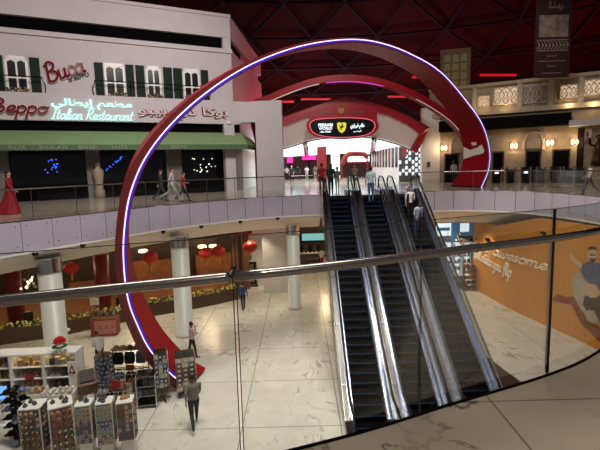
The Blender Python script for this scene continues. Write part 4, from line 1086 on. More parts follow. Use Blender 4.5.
# cafe behind the white column
m = MB(); m.bx(-1.5, 9, 40, 40.3, H, -2.1); S(m.build('wall_back', 'wood dark'))
c = gy(312, 237, 39.8); t = thing('menu_light', 'pale cyan lit menu strip above the cafe counter', 'lit panel', loc=(c.x, 39.8, c.z)); m = MB(); m.bx(-.9, 2.0, -.05, .1, -.3, .3)
glow('menu glow', '9fe0e0', .7); m.build('panel', 'menu glow', t); m = MB(); m.bx(-.95, 2.05, .1, .15, -.35, .35); m.build('casing', 'black', t)
p = gz(311, 268, H); t = thing('cafe_counter', 'grey cafe counter behind the round white column', 'counter', loc=(p.x, 36.5, H)); m = MB(); m.bx(-.9, 1.0, -.3, .3, 0, 1.0); m.build('body', 'steel dark', t); m = MB(); m.bx(-.95, 1.05, -.35, .35, 1.0, 1.06); m.build('top', 'white gloss', t)
for i in range(5):
    q = MB(); c = (p.x - .7 + i * .35, 36.5, H + 1.06); q.lathe([(.1, 0), (.13, .2), (.09, .4), (.1, .55), (.04, .62)], c, 8); tag(q.build('coffee_machine', 'steel dark' if i % 2 else 'black', origin=c), 'dark kitchen appliance standing on the grey cafe counter', 'appliance', 'appliances on the cafe counter')

# ---------- shop to the side of the escalators
m = MB(); m.bx(7.2, 16, 34.5, 34.8, H, -2.1); S(m.build('wall_back', 'white panel'))
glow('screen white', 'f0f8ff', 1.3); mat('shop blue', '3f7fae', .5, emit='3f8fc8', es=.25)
def gyb(x0, y0, x1, y1, Y): a = gy(x0, y1, Y); b = gy(x1, y0, Y); return a, b
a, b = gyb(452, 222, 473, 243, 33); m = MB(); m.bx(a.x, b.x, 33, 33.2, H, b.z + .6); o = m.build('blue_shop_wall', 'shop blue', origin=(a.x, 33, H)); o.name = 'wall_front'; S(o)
def litpanel(name, lb, cat, x0, y0, x1, y1, Y, mt, cas='steel'):
    a, b = gyb(x0, y0, x1, y1, Y); t = thing(name, lb, cat, loc=(a.x, Y, a.z)); m = MB(); m.bx(a.x, b.x, Y - .04, Y, a.z, b.z); m.build('panel', mt, t, w=True)
    m = MB(); m.bx(a.x - .05, b.x + .05, Y, Y + .08, a.z - .05, b.z + .05); m.build('casing', cas, t, w=True); return t
litpanel('light_box', 'white light box on the blue shop wall beside the orange wall', 'light box', 460, 223, 469, 232, 32.9, 'screen white')
t = litpanel('light_box', 'large white light box with dark stripe next to the blue shop wall', 'light box', 436, 223, 451, 236, 33.4, 'screen white')
a, b = gyb(437, 227.5, 450, 231, 33.3); m = MB(); m.bx(a.x, b.x, 33.3, 33.36, a.z, b.z); m.build('stripe', 'shop blue', t, w=True)
for lb, x in (('dark framed picture on the blue shop wall, away from the orange wall', 459), ('dark framed picture on the blue shop wall, touching the orange wall', 466.3)):
    t = litpanel('framed_picture', lb, 'picture', x, 236.5, x + 6, 243, 32.9, 'black', 'wood dark'); a, b = gyb(x + 1.8, 238.2, x + 4.2, 241.5, 32.8); m = MB(); m.bx(a.x, b.x, 32.8, 32.83, a.z, b.z); m.build('print', 'banner photo', t, w=True)
for k, (x0, x1) in enumerate(((445, 452), (454, 461), (463, 471))):
    a, b = gyb(x0, 243, x1, 270, 31.5); t = thing('glass_cabinet', ['bright glass display cabinet closest to the escalators', 'bright middle glass display cabinet of the shop', 'bright glass display cabinet closest to the orange wall'][k], 'cabinet', loc=(a.x, 31.5, H), group='lit shop cabinets')
    w = b.x - a.x; h = b.z - H
    m = MB(); m.bx(0, w, .25, .3, 0, h); m.build('back_panel', 'screen white', t)
    m = MB()
    for x in (0, w - .04): m.bx(x, x + .04, -.1, .3, 0, h)
    m.build('frame', 'white gloss', t)
    for j in range(4):
        m = MB(); m.bx(0, w, -.1, .28, .45 + j * .5, .48 + j * .5); m.build('shelf', 'white gloss', t)
    for j in range(4):
        for i in range(2):
            q = MB(); c = (a.x + w * (.25 + .5 * i), 31.55, H + .48 + j * .5); q.bx(c[0] - .08, c[0] + .08, c[1] - .06, c[1] + .06, c[2], c[2] + RN.uniform(.14, .28)); tag(q.build('gift_box', RN.choice(('shop blue', 'steel dark', 'canopy red', 'white gloss')), origin=c), 'small gift box in a bright display cabinet of the shop', 'box', 'gift boxes in the shop cabinets')
p = gz(469, 290, H)
t = thing('display_rack', 'brown wooden rack of small goods at the end of the orange wall', 'rack', loc=p, rz=-.15); m = MB()
for x in (-.36, .32): m.bx(x, x + .05, -.2, .2, 0, 1.55)
m.build('frame', 'wood dark', t)
for j in range(5): m = MB(); m.bx(-.36, .37, -.2, .2, .08 + j * .34, .12 + j * .34); m.build('shelf', 'wood brown', t)
for j in range(5):
    for i in range(4):
        c = p + Vector((-.26 + i * .17, -.02, .12 + j * .34)); q = MB(); q.bx(c.x - .06, c.x + .06, c.y - .1, c.y + .1, c.z, c.z + RN.uniform(.12, .22)); tag(q.build('goods_box', RN.choice(('wood brown', 'black', 'terracotta', 'gold')), origin=c), 'small box of goods on the brown wooden rack', 'box', 'boxes on the wooden rack')
for k, (x, y) in enumerate(((458, 282), (462, 288))):
    p = gz(x, y, H); t = thing('merchandise_basket', ['low basket of pale goods beside the escalator cladding', 'low basket of pale goods beside the brown wooden rack'][k], 'basket', loc=p); m = MB(); m.lathe([(.3, 0), (.38, .4), (.4, .42)], n=12); m.build('basket', 'wood dark', t)
    m = MB()
    for i in range(14): m.mi = i % 3; m.ball((RN.uniform(-.25, .25), RN.uniform(-.25, .25), .42 + RN.random() * .12), .09, 6)
    o = m.build('goods', ['terracotta', 'white gloss', 'shop blue'], t); o['kind'] = 'stuff'

# ---------- orange hoarding with its painting
OW = Path([(11.15, 28.6), (11.2, 27.5), (11.35, 25.0), (11.6, 23.2), (11.98, 21.5), (12.35, 20.0), (12.6, 18.3), (12.7, 16.5), (12.6, 14.0)])
op = [OW.at(s_) for s_ in np.linspace(0, OW.L[-1], 50)]
m = MB(); rows = []
for i, p in enumerate(op):
    zt_ = -2.1 + .86 * min(1, max(0, (s_ := OW.L[-1] * i / 49) - 3.0) / 3.5); nn_ = rad(p, .12)
    rows.append([Vector((*p.xy, H)), Vector((*p.xy, zt_)), Vector((*nn_.xy, zt_)), Vector((*nn_.xy, H))])
m.loft(rows, closed=True); S(m.build('wall_right', 'orange'))
mat('script pale', 'f0e4d0', .6)
def osp(sa, za, off=-.025): return OW.at(sa, off, za)
# along the path the inner (visible) side is the negative offset
def inner(sa, za, k=.02):
    p = OW.at(sa, 0, za); q = rad(p, -k); return q
t = thing('wall_lettering', 'pale two-line script slogan painted on the curved orange wall', 'lettering', loc=inner(2.5, -4.0))
def wallscript(txt, x0, y0, x1, y1, hpx):
    s0, z0 = OW.px(x0, y0); s1, z1 = OW.px(x1, y1); st, w = script_strokes(txt, .25); m = MB()
    hh = hpx * 23.5 / FPX
    for k in st:
        m.tube([inner(s0 + (s1 - s0) * a / w, z0 + (z1 - z0) * a / w + b * hh) for a, b in k], .044, 4)
    m.build('script_line', 'script pale', t, w=True)
wallscript('Something awesome', 455.5, 240.5, 546.5, 270.5, 11.5)
wallscript('will make you flip', 474.5, 257, 511, 277.5, 13)
# painted jumping man breaking through (flat wall painting)
t = thing('wall_painting', 'wall painting of a jumping man in blue shirt bursting through the orange wall', 'painting', loc=inner(9, -4.5))
mat('paint skin', 'd0a482', .7); mat('paint blue', '3a4a72', .7, var=.15, scale=6); mat('paint dark', '2c2622', .7, var=.2, scale=5); mat('paint crack', '7c3a1c', .7); mat('paint hole', 'b0a494', .7, var=.1, scale=3); mat('paint hair', '1d1512', .7)
def clipx(P, x, keep):               # keep the part of a 2-D outline on one side of a vertical line
    out = []
    for i, p in enumerate(P):
        q_ = P[(i + 1) % len(P)]; a = (p[0] - x) * keep >= 0; b = (q_[0] - x) * keep >= 0
        if a: out.append(p)
        if a != b: k = (x - p[0]) / (q_[0] - p[0]); out.append((x, p[1] + (q_[1] - p[1]) * k))
    return out
def paint(name, pts, mt, lay):
    P = [OW.px(x, y) for x, y in pts]; x0 = min(p[0] for p in P); x1 = max(p[0] for p in P); m = MB(); n_ = max(1, int((x1 - x0) / .12))
    for i in range(n_):
        a, b = x0 + (x1 - x0) * i / n_, x0 + (x1 - x0) * (i + 1) / n_
        c_ = clipx(clipx(P, a, 1), b, -1)
        if len(c_) > 2: m.add([inner(u, v, .012 + .006 * lay) for u, v in c_], [tuple(range(len(c_)))])
    m.build(name, mt, t, w=True)
paint('crack', [(551, 300), (558, 294), (566, 297), (574, 296), (578, 305), (584, 313), (590, 321), (599, 326), (612, 338), (612, 346), (598, 341), (590, 332), (583, 326), (577, 316), (572, 305), (562, 303)], 'paint crack', 0)
paint('hole', [(571.5, 279), (576, 273), (584, 272), (600, 274), (608, 285), (608, 326), (597, 322), (588, 318), (581, 309), (574, 296)], 'paint hole', 1)
paint('trousers', [(585, 296), (592, 295), (612, 296), (612, 314), (600, 322), (594, 310), (588, 312), (583, 305)], 'paint dark', 2)
paint('shirt', [(582, 265), (588, 262), (600, 263), (612, 268), (612, 292), (600, 291), (590, 284), (585, 279), (580, 270)], 'paint blue', 3)
paint('belly', [(588, 284), (595, 284), (600, 290), (598, 297), (591, 298), (586, 292)], 'paint skin', 4)
paint('arm', [(569, 253), (572, 252), (575, 257), (583, 264), (582, 269), (574, 262), (570, 258)], 'paint skin', 4)
paint('head', [(588, 250), (591, 247.5), (596, 248), (598, 254), (596, 261), (592, 263), (588.5, 259)], 'paint skin', 5)
paint('hair', [(587.5, 251), (590, 246.5), (596, 246.5), (598.5, 251), (595, 249.5), (591, 249.5)], 'paint hair', 6)
paint('eyes', [(590, 254), (596, 254.3), (596, 255.6), (590, 255.3)], 'paint hair', 6)
paint('beard', [(589.5, 257.5), (593, 258.5), (597, 258), (595, 262), (592, 263)], 'paint hair', 6)
paint('rock', [(585, 313), (590, 309), (596, 315), (600, 320), (594, 323), (588, 321)], 'paint hole', 5)
# dark carpet at the escalator foot
m = MB(); P = [gz(x, y, H + .012) for x, y in ((478, 345), (487, 357), (521, 382), (540, 395), (490, 420), (470, 400))]; m.prism(P, (0, 0, .006)); o = m.build('floor_mat', 'wood dark', origin=P[0]); tag(o, 'dark brown floor mat beside the foot of the escalator', 'mat')
# security domes and lamps in the cove
for k, (x, y, lb) in enumerate(((34, 255.5, 'above the big round column'), (82, 247, 'between the big round column and the hoop'), (163, 233.5, 'just past the hoop'), (201, 229, 'over the restaurant entrance'), (240, 222, 'over the white wall panel'), (277.5, 220, 'beside the slim white column'))):
    EP = Path([(p.x, p.y) for p in EDGE_A]); s_, z = EP.px(x, y); c = EP.at(s_, 0, -1.2)
    t = thing('camera_dome', 'small black camera dome under the gallery edge ' + lb, 'camera', loc=rad(c, -.05), group='camera domes under the gallery edge'); m = MB(); m.lathe([(.02, -.14), (.09, -.1), (.11, 0), (.11, .04)], n=10); m.build('dome', 'black gloss', t, smooth=True)
    m = MB(); m.lathe([(.12, .03), (.13, .06), (.13, .08)], n=10); m.build('mount', 'white gloss', t)

# ================================================================== SOUVENIR KIOSK
GOODS = ['a08a74', '6a5850', '5a6680', '7e3a2c', 'b4a694', '3c3a40', '93a2ac', 'a87848']
for i, c_ in enumerate(GOODS): mat('goods %d' % i, c_, .5, var=.25, scale=30)
def card(mt, w=.1, h=.16):
    m = MB(); m.bx(-w / 2, w / 2, -.012, 0, -h, 0); m.mi = 1; m.ball((0, -.025, -h * .6), (w * .3, .02, h * .25), 6); m.mi = 0
    m.tube([(0, .0, .015), (0, -.03, .015), (0, -.03, -.01)], .005, 4)
    return m, mt
CARDS = {}
def rack(px_, ytop, w, hz, label, base_h, pal, cols=4, rows=8, rz=.1, front='', extra=None, ball=False):
    p = gz(px_, ytop, H + hz); p.z = H
    t = thing('souvenir_rack', label, 'rack', loc=p, rz=rz, group='white souvenir racks')
    b = w / 2
    m = MB(); m.bx(-b * .8, b * .8, -b * .8, b * .8, 0, base_h); m.build('base', 'white gloss', t)
    m = MB()
    for sx in (-1, 1):
        for sy in (-1, 1): m.bx(sx * b - .015, sx * b + .015, sy * b - .015, sy * b + .015, base_h, hz)
    m.build('frame', 'white gloss', t)
    m = MB(); m.bx(-b - .015, b + .015, -b - .015, b + .015, hz - .03, hz); m.build('top', 'white gloss', t)
    m = MB(); m.bx(-b + .03, b - .03, -b + .03, b - .03, base_h, hz - .03); m.build('core', 'goods 0', t)
    H_ = hz - base_h - .08; cw = w / cols; ch = H_ / rows
    key = (round(cw, 3), round(ch, 3), tuple(pal), ball)
    if key not in CARDS:
        L_ = []
        for g in pal:
            m = MB()
            if ball:
                m.ball((0, -.03, -ch * .45), (cw * .42, .05, ch * .42), 7); m.tube([(0, .03, 0), (0, -.03, 0), (0, -.03, -ch * .2)], .006, 4); m.mi = 1; m.ball((0, -.07, -ch * .4), (cw * .2, .02, ch * .18), 6)
            else:
                m, _ = card(None, cw * .93, ch * .95)
            me = m.build('souvenir', [g, RN.choice(('goods 4', 'goods 6', 'goods 3', 'gold', 'goods 5'))]); L_.append(me.data); bpy.data.objects.remove(me)
        CARDS[key] = L_
    M0 = t.matrix_basis
    for side_ in range(2):
        R_ = Matrix.Rotation(PI / 2 * side_, 4, 'Z')
        for r_ in range(rows):
            for c_ in range(cols):
                o = bpy.data.objects.new('souvenir_pouch' if ball else 'souvenir_card', CARDS[key][(r_ * 3 // rows + RN.randint(0, 1)) % len(pal)]); C.objects.link(o)
                o.matrix_basis = M0 @ R_ @ Matrix.Translation((-b + (c_ + .5) * cw, -b - .02, hz - .07 - r_ * ch))
                tag(o, ('small stuffed pouch' if ball else 'small souvenir card') + ' hanging on the ' + front, 'souvenir', 'goods on the ' + front)
    if extra:
        for i in range(extra):
            c = p + Vector((RN.uniform(-b * .6, b * .6), RN.uniform(-b * .6, b * .6), hz)); m = MB(); m.lathe([(.06, 0), (.07, .05), (.03, .09), (.02, .12)], c, 7); tag(m.build('souvenir_figure', 'goods 7' if front.find('corner') >= 0 else 'goods 5', origin=c), 'small souvenir figure standing on top of the ' + front, 'souvenir', 'figures on the ' + front)
    return t
rack(33, 404, .56, 1.55, 'wide white rack of dark stuffed pouches beside the black cap tower', .22, ['goods 0', 'goods 5', 'goods 1', 'goods 5'], 4, 7, .12, 'dark pouch rack by the cap tower', 3, True)
rack(60, 402, .60, 1.6, 'wide white rack of brown stuffed pouches, second from the cap tower', .22, ['goods 7', 'goods 3', 'goods 1'], 4, 7, .5, 'brown pouch rack', 5, True)
rack(84, 402, .42, 1.62, 'narrow white rack of blue cards, middle of the front row', .48, ['goods 6', 'goods 4', 'goods 2'], 4, 8, .16, 'blue card rack', 4)
rack(104.5, 400, .42, 1.64, 'narrow white rack of silver cards, second from the open floor', .4, ['goods 4', 'goods 6', 'goods 2'], 4, 8, .22, 'silver card rack', 4)
rack(125, 399, .42, 1.64, 'narrow white rack of brown cards at the open corner of the front row', .5, ['goods 1', 'goods 0', 'goods 2'], 4, 8, .22, 'brown card rack at the corner', 4)

# tower of black caps
p = gz(14, 388, H + 1.75); p.z = H
t = thing('cap_stand', 'tall stand stacked with black caps at the kiosk corner', 'stand', loc=p)
m = MB(); m.lathe([(.26, 0), (.26, .03), (.04, .06), (.04, 1.75)], n=12); m.build('pole', 'steel', t)
for j in range(6):
    m = MB(); m.tube([(-.2, 0, .3 + j * .26), (.2, 0, .3 + j * .26)], .012, 5); m.tube([(0, -.2, .3 + j * .26), (0, .2, .3 + j * .26)], .012, 5); m.build('hook_arm', 'steel', t)
m = MB(); pr = [(.11, 0), (.115, .04), (.1, .09), (.06, .125), (.01, .135)]; m.lathe(pr, n=12); P = [(-.09, -.06, .015), (-.08, -.16, .0), (0, -.2, -.01), (.08, -.16, 0), (.09, -.06, .015)]; m.prism(P, (0, 0, .012)); m.ball((0, 0, .137), .014, 5)
c0 = m.build('cap', 'black', None); cm = c0.data; bpy.data.objects.remove(c0)
cm2 = cm.copy(); cm2.materials.clear(); cm2.materials.append(MATS['goods 2'])
for j in range(6):
    for k in range(4):
        a = k * PI / 2 + .4; o = bpy.data.objects.new('cap', cm2 if (j + k) % 5 == 0 else cm); C.objects.link(o)
        o.matrix_basis = Matrix.Translation(p + Vector((math.cos(a) * .2, math.sin(a) * .2, .31 + j * .26))) @ Matrix.Rotation(a + PI / 2, 4, 'Z')
        tag(o, ('dark blue' if (j + k) % 5 == 0 else 'black') + ' cap hanging on the tall cap stand', 'cap', 'caps on the cap stand')
# low stool-like stand below, glowing blue tablet
p2 = gz(1, 392, H + 1.1); t = thing('touch_screen', 'bright blue touch screen on a slim post at the picture edge of the kiosk', 'screen', loc=(p2.x, p2.y, H)); m = MB(); m.bx(-.05, .05, -.04, .04, 0, .95); m.bx(-.2, .2, -.15, .15, 0, .02); m.build('post', 'white gloss', t)
glow('tablet', '6aa8ff', 1.5); m = MB(); m.box((0, -.05, 1.1), (.36, .03, .4), rx=-.4); m.build('display', 'tablet', t)
# lit white shelf unit
p = gz(36, 354, H + 1.95); t = thing('shelf_unit', 'long white lit shelf unit with toys and a red flower on top', 'shelf', loc=(p.x, p.y, H), rz=.06)
UW = 2.75; x0_, x1_ = -UW + 1.25, 1.32
m = MB(); m.bx(x0_, x1_, .0, .62, 1.89, 1.95); m.build('top', 'white gloss', t)
m = MB(); m.bx(x0_, x1_, .57, .62, 0, 1.9); m.build('back_panel', 'goods 0', t)
for x in (x0_, -.95, .13, x1_ - .05): m = MB(); m.bx(x, x + .09 if x < 1 else x + .05, .0, .57, 0, 1.89); m.build('upright', 'white gloss', t)
m = MB(); m.bx(x0_, x1_, .0, .57, 0, .6); m.build('plinth', 'white gloss', t)
for z in (1.02, 1.44): m = MB(); m.bx(x0_ + .05, x1_ - .05, .03, .57, z, z + .025); m.build('shelf', 'white gloss', t)
m = MB(); m.bx(-.85, .1, .2, .3, 1.855, 1.888); m.build('light_strip', 'light warm', t); m = MB(); m.bx(.25, 1.2, .2, .3, 1.855, 1.888); m.build('light_strip', 'light warm', t)
Mx = t.matrix_basis
for z in (.61, 1.046, 1.466):
    for i in range(15):
        x = x0_ + .12 + i * .18
        if any(abs(x - u) < .1 for u in (-.91, .17)): continue
        if x > x1_ - .12: continue
        m = MB(); hh = RN.uniform(.18, .33); k = RN.choice((0, 1, 2)); warm = x < .1
        c = Mx @ Vector((x, .2, z))
        if k == 0: m.bx(c.x - .065, c.x + .065, c.y - .08, c.y + .08, c.z, c.z + hh)
        elif k == 1: m.lathe([(.06, 0), (.065, hh * .5), (.04, hh * .8), (.045, hh)], c, 8)
        else: m.bx(c.x - .07, c.x + .07, c.y - .06, c.y + .06, c.z, c.z + .07); m.bx(c.x - .04, c.x + .04, c.y - .05, c.y + .05, c.z + .07, c.z + .12)
        tag(m.build('toy_box', RN.choice(('gold', 'goods 7', 'goods 0', 'wood brown')) if warm else RN.choice(('goods 5', 'goods 4', 'goods 6', 'steel dark')), origin=c), 'small %s toy or box on the lit white shelf unit' % ('golden brown' if warm else 'grey'), 'toy', 'toys on the lit shelf unit')
# warning-like red triangle board on the end
c = gy(72.5, 369, p.y - .25); t = thing('triangle_sign', 'small white board with a red triangle at the end of the shelf unit', 'sign', loc=(c.x, c.y, H))
m = MB(); m.bx(-.16, .14, 0, .03, .55, c.z - H + .25); m.build('board', 'white gloss', t)
m = MB(); m.prism([(-.13, -.01, c.z - H - .14), (.1, -.01, c.z - H - .14), (-.01, -.01, c.z - H + .16)], (0, -.01, 0)); m.build('triangle', 'column red', t); m = MB(); m.prism([(-.06, -.025, c.z - H - .09), (.04, -.025, c.z - H - .09), (-.01, -.025, c.z - H + .05)], (0, -.01, 0)); m.build('inner_triangle', 'white gloss', t)
m = MB(); m.bx(-.05, .03, 0, .03, 0, .55); m.bx(-.15, .13, -.1, .13, 0, .02); m.build('foot', 'white gloss', t)
# red flower in a pot on the shelf unit
c = gz(60.5, 352.5, H + 1.95); t = thing('potted_poinsettia', 'red poinsettia in a silver pot on the white shelf unit', 'plant', M=Matrix.Translation(c) @ Matrix.Scale(1.35, 4)); m = MB(); m.lathe([(.07, 0), (.09, .17), (.095, .18)], n=10); m.build('pot', 'steel bright', t)
m = MB()
for i in range(24): a = i * 2.4; e_ = .2 + 1.2 * i / 24; d_ = Vector((math.cos(a) * math.sin(e_), math.sin(a) * math.sin(e_), math.cos(e_))); m.ball(Vector((0, 0, .24)) + d_ * .13, (.07, .05, .025), 6, R=d_.to_track_quat('X', 'Z').to_matrix())
mat('poinsettia', 'c01422', .5); m.build('bracts', 'poinsettia', t)
m = MB()
for i in range(9): a = i * .7; m.ball((math.cos(a) * .13, math.sin(a) * .13, .17), (.07, .07, .015), 6)
m.build('leaves', 'leaf', t)
# white hall post beside the big column
c = gz(68, 358, H); t = thing('barrier_post', 'white post with round cap beside the big round column', 'post', loc=c); m = MB(); m.lathe([(.2, 0), (.2, .03), (.07, .06), (.065, 1.2)], n=12); m.build('pole', 'white gloss', t); m = MB(); m.lathe([(.08, 1.2), (.19, 1.24), (.19, 1.3), (.1, 1.33)], n=12); m.build('cap', 'white gloss', t)
# low tables with heaps
def bin_(px_, y, z, w, d, lb, pal, n, rz=.1, frame='white gloss', cat='display table', nm='display_table', gname='soft toy'):
    p = gz(px_, y, H + z); p.z = H
    t = thing(nm, lb, cat, loc=p, rz=rz)
    m = MB(); m.bx(-w / 2, w / 2, -d / 2, d / 2, z - .25, z - .2); m.build('tray', frame, t)
    for a in ((-w / 2, w / 2, -d / 2, -d / 2 + .025), (-w / 2, w / 2, d / 2 - .025, d / 2), (-w / 2, -w / 2 + .025, -d / 2, d / 2), (w / 2 - .025, w / 2, -d / 2, d / 2)): m = MB(); m.bx(*a, z - .25, z); m.build('side_board', frame, t)
    for sx in (-1, 1):
        for sy in (-1, 1): m = MB(); m.bx(sx * (w / 2 - .03) - .025, sx * (w / 2 - .03) + .025, sy * (d / 2 - .03) - .025, sy * (d / 2 - .03) + .025, 0, z - .2); m.build('leg', frame, t)
    nx = max(2, int(w / .2)); ny = max(2, int(d / .2)); Mx = t.matrix_basis
    for i in range(nx):
        for j in range(ny):
            c = Mx @ Vector((-w / 2 + (i + .5) * w / nx, -d / 2 + (j + .5) * d / ny, z - .2)); m = MB(); r_ = .085
            m.ball(c + Vector((0, 0, .1)), (r_, r_, .1), 7); m.ball(c + Vector((0, -.03, .23 + RN.uniform(0, .05))), (.06, .06, .06), 6); m.ball(c + Vector((-.045, -.03, .29)), .022, 5); m.ball(c + Vector((.045, -.03, .29)), .022, 5)
            tag(m.build(gname.replace(' ', '_'), RN.choice(pal), origin=c, smooth=True), gname + ' in the ' + n, 'toy', 'soft toys in the ' + n)
bin_(31, 391, .95, .9, .55, 'white display table heaped with tan soft toys behind the dark pouch rack', ['goods 7', 'gold', 'goods 0'], 'table of tan toys')
bin_(62.5, 391, .9, .8, .55, 'white display table heaped with pale soft toys in the kiosk middle', ['goods 4', 'white gloss', 'canopy soffit'], 'table of pale toys')
p = gz(87, 377, H + 1.2); p.z = H
t = thing('wooden_crate_stand', 'slanted wooden crate stand behind the pale toy table', 'stand', loc=p, rz=.5); m = MB(); m.box((0, 0, 1.0), (.55, .6, .5), rx=.5)
m.build('crate', 'wood brown', t); m = MB(); m.box((0, -.05, 1.22), (.47, .5, .2), rx=.5); m.build('lining', 'wood dark', t)
for a in (-.22, .22): m = MB(); m.bx(a - .03, a + .03, -.22, .22, 0, .9); m.build('leg', 'wood brown', t)
# round keychain tower
p = gz(103, 350, H + 1.7); p.z = H; t = thing('spinner_tower', 'round spinner tower of dark keychains on a white foot near the hoop', 'rack', loc=p); m = MB(); m.bx(-.26, .26, -.26, .26, 0, .32); m.build('base', 'white gloss', t)
m = MB(); m.lathe([(.05, .3), (.05, 1.7)], n=10); m.build('pole', 'steel', t)
for j in range(7): m = MB(); m.lathe([(.28, .5 + j * .17), (.28, .51 + j * .17)], n=16); m.build('tier_disc', 'steel', t)
me = None
for j in range(7):
    for k in range(12):
        a = k * PI / 6 + j * .2
        if me is None or (k % 4 == 0 and j < 2):
            m = MB(); m.ball((0, -.01, -.07), (.06, .035, .07), 6); m.tube([(0, 0, 0), (0, 0, -.03)], .006, 4); o_ = m.build('keychain', RN.choice(('goods 5', 'goods 1', 'goods 3', 'goods 2'))); me = o_.data; bpy.data.objects.remove(o_)
        o = bpy.data.objects.new('keychain', me); C.objects.link(o); o.matrix_basis = Matrix.Translation(p + Vector((math.cos(a) * .29, math.sin(a) * .29, .5 + j * .17))) @ Matrix.Rotation(a + PI / 2, 4, 'Z')
        tag(o, 'dark keychain hanging on the round spinner tower', 'keychain', 'keychains on the spinner tower')
# bag stand, wire bins, round counter
p = gz(130, 349, H + 1.65); p.z = H; t = thing('bag_stand', 'steel stand hung with black bags between spinner tower and hoop', 'stand', loc=p, rz=.1)
m = MB()
for x in (-.62, .62): m.tube([(x, 0, 0), (x, 0, 1.65)], .02, 6); m.tube([(x, -.25, .02), (x, .25, .02)], .02, 6)
m.tube([(-.62, 0, 1.65), (.62, 0, 1.65)], .02, 6); m.tube([(-.62, 0, .9), (.62, 0, .9)], .02, 6); m.build('frame', 'steel', t)
Mx = t.matrix_basis
for j in range(2):
    for i in range(3):
        c = Mx @ Vector((-.4 + i * .4, -.12, .4 + j * .76)); m = MB(); w, h = .34, .42
        m.loft([[c + Vector((x * a, y * b, z)) for x, y in ((-w / 2, -.07), (w / 2, -.07), (w / 2, .07), (-w / 2, .07))] for a, b, z in ((.9, .9, 0), (1, 1.1, .1), (1, 1, h * .75), (.85, .5, h))], closed=True); 
        o = m.build('travel_bag', 'black' if (i + j) % 3 else 'goods 2', None, origin=c); tag(o, ('dark blue' if (i + j) % 3 == 0 else 'black') + ' travel bag on the steel bag stand', 'bag', 'bags on the steel stand')
        m = MB(); m.tube(crom([(-.08, 0, h - .01), (-.06, 0, h + .09), (.06, 0, h + .09), (.08, 0, h - .01)], 4), .012, 5); m.build('handle', 'black', o)
for i in range(5):
    c = Mx @ Vector((-.48 + i * .24, 0, 1.67)); m = MB(); m.lathe([(.19, 0), (.2, .015), (.11, .03), (.1, .1), (.06, .14), (.01, .15)], c, 12); tag(m.build('straw_hat', 'goods 7' if i % 2 else 'wood brown', origin=c, smooth=True), ('tan' if i % 2 else 'brown') + ' brimmed hat lying on top of the steel bag stand', 'hat', 'hats on the bag stand')
def wirebin(px_, y, z, w, d, lb, pal, key, nn_, rz=.12):
    p = gz(px_, y, H + z); p.z = H; t = thing('wire_bin', lb, 'wire bin', loc=p, rz=rz)
    m = MB()
    for zz in (.45, z): m.tube([(-w / 2, -d / 2, zz), (w / 2, -d / 2, zz), (w / 2, d / 2, zz), (-w / 2, d / 2, zz)], .014, 5, closed=True)
    for i in range(9):
        x = -w / 2 + w * i / 8; m.tube([(x, -d / 2, .45), (x, -d / 2, z)], .007, 4); m.tube([(x, d / 2, .45), (x, d / 2, z)], .007, 4)
    for i in range(6):
        y_ = -d / 2 + d * i / 5
        for x in (-w / 2, w / 2): m.tube([(x, y_, .45), (x, y_, z)], .007, 4)
    m.build('wire_basket', 'steel bright', t)
    m = MB(); m.bx(-w / 2, w / 2, -d / 2, d / 2, .43, .46); m.build('tray', 'steel', t)
    for sx in (-1, 1):
        for sy in (-1, 1): m = MB(); m.tube([(sx * w / 2, sy * d / 2, 0), (sx * w / 2, sy * d / 2, .45)], .02, 6); m.build('leg', 'steel', t)
    Mx = t.matrix_basis; nx = int(w / .24); ny = int(d / .24)
    for k in range(2):
        for i in range(nx):
            for j in range(ny):
                c = Mx @ Vector((-w / 2 + (i + .5) * w / nx, -d / 2 + (j + .5) * d / ny, .46 + k * .14)); m = MB(); m.box(c + Vector((0, 0, .065)), (.19, .17, .13), rz=RN.uniform(-.4, .4)); m.ball(c + Vector((0, 0, .13)), (.07, .06, .03), 6)
                tag(m.build('folded_pouch', RN.choice(pal), origin=c), 'folded pouch lying in the ' + key, 'pouch', 'pouches in the ' + key)
wirebin(112, 388, .95, 1.1, .6, 'low wire bin of dark pouches behind the silver card rack', ['goods 5', 'goods 1', 'black'], 'low wire bin', 0)
wirebin(125, 371, 1.12, 1.15, .6, 'taller wire bin of brown pouches below the black bags', ['goods 0', 'goods 1', 'goods 7', 'goods 3'], 'taller wire bin', 0)
p = gz(146.5, 373, H + 1.15); p.z = H; t = thing('shelf_gondola', 'curved steel shelf stand with dark goods at the hoop side of the kiosk', 'shelf', loc=p, rz=.15)
for x in (-.32, .32):
    m = MB(); m.tube([(x, -.3, 0), (x, -.3, 1.12), (x, -.22, 1.17), (x, .22, 1.17), (x, .3, 1.12), (x, .3, 0)], .018, 6); m.build('side_frame', 'steel bright', t)
for j in range(4): m = MB(); m.bx(-.32, .32, -.3, .3, .1 + j * .34, .13 + j * .34); m.build('shelf', 'steel', t)
Mx = t.matrix_basis
for j in range(3):
    for i in range(3):
        c = Mx @ Vector((-.2 + i * .2, -.1, .13 + j * .34)); m = MB(); m.bx(c.x - .08, c.x + .08, c.y - .14, c.y + .14, c.z, c.z + RN.uniform(.15, .28)); tag(m.build('goods_box', RN.choice(('black', 'goods 5', 'goods 2')), origin=c), 'dark box of goods on the curved steel shelf stand', 'box', 'boxes on the steel shelf stand')
for x, y, lb in ((130, 367.5, 'red price sign on top of the taller wire bin'), (116, 384, 'red price sign on the low wire bin'), (29.5, 377, 'red price sign on the lit shelf unit')):
    c = gz(x, y, H + 1.15); m = MB(); m.box((c.x, c.y, c.z), (.3, .02, .2), rx=-.2); m.box((c.x, c.y + .01, c.z - .2), (.03, .015, .25)); o = m.build('price_sign', 'column red', origin=(c.x, c.y, c.z - .32)); tag(o, lb, 'sign')
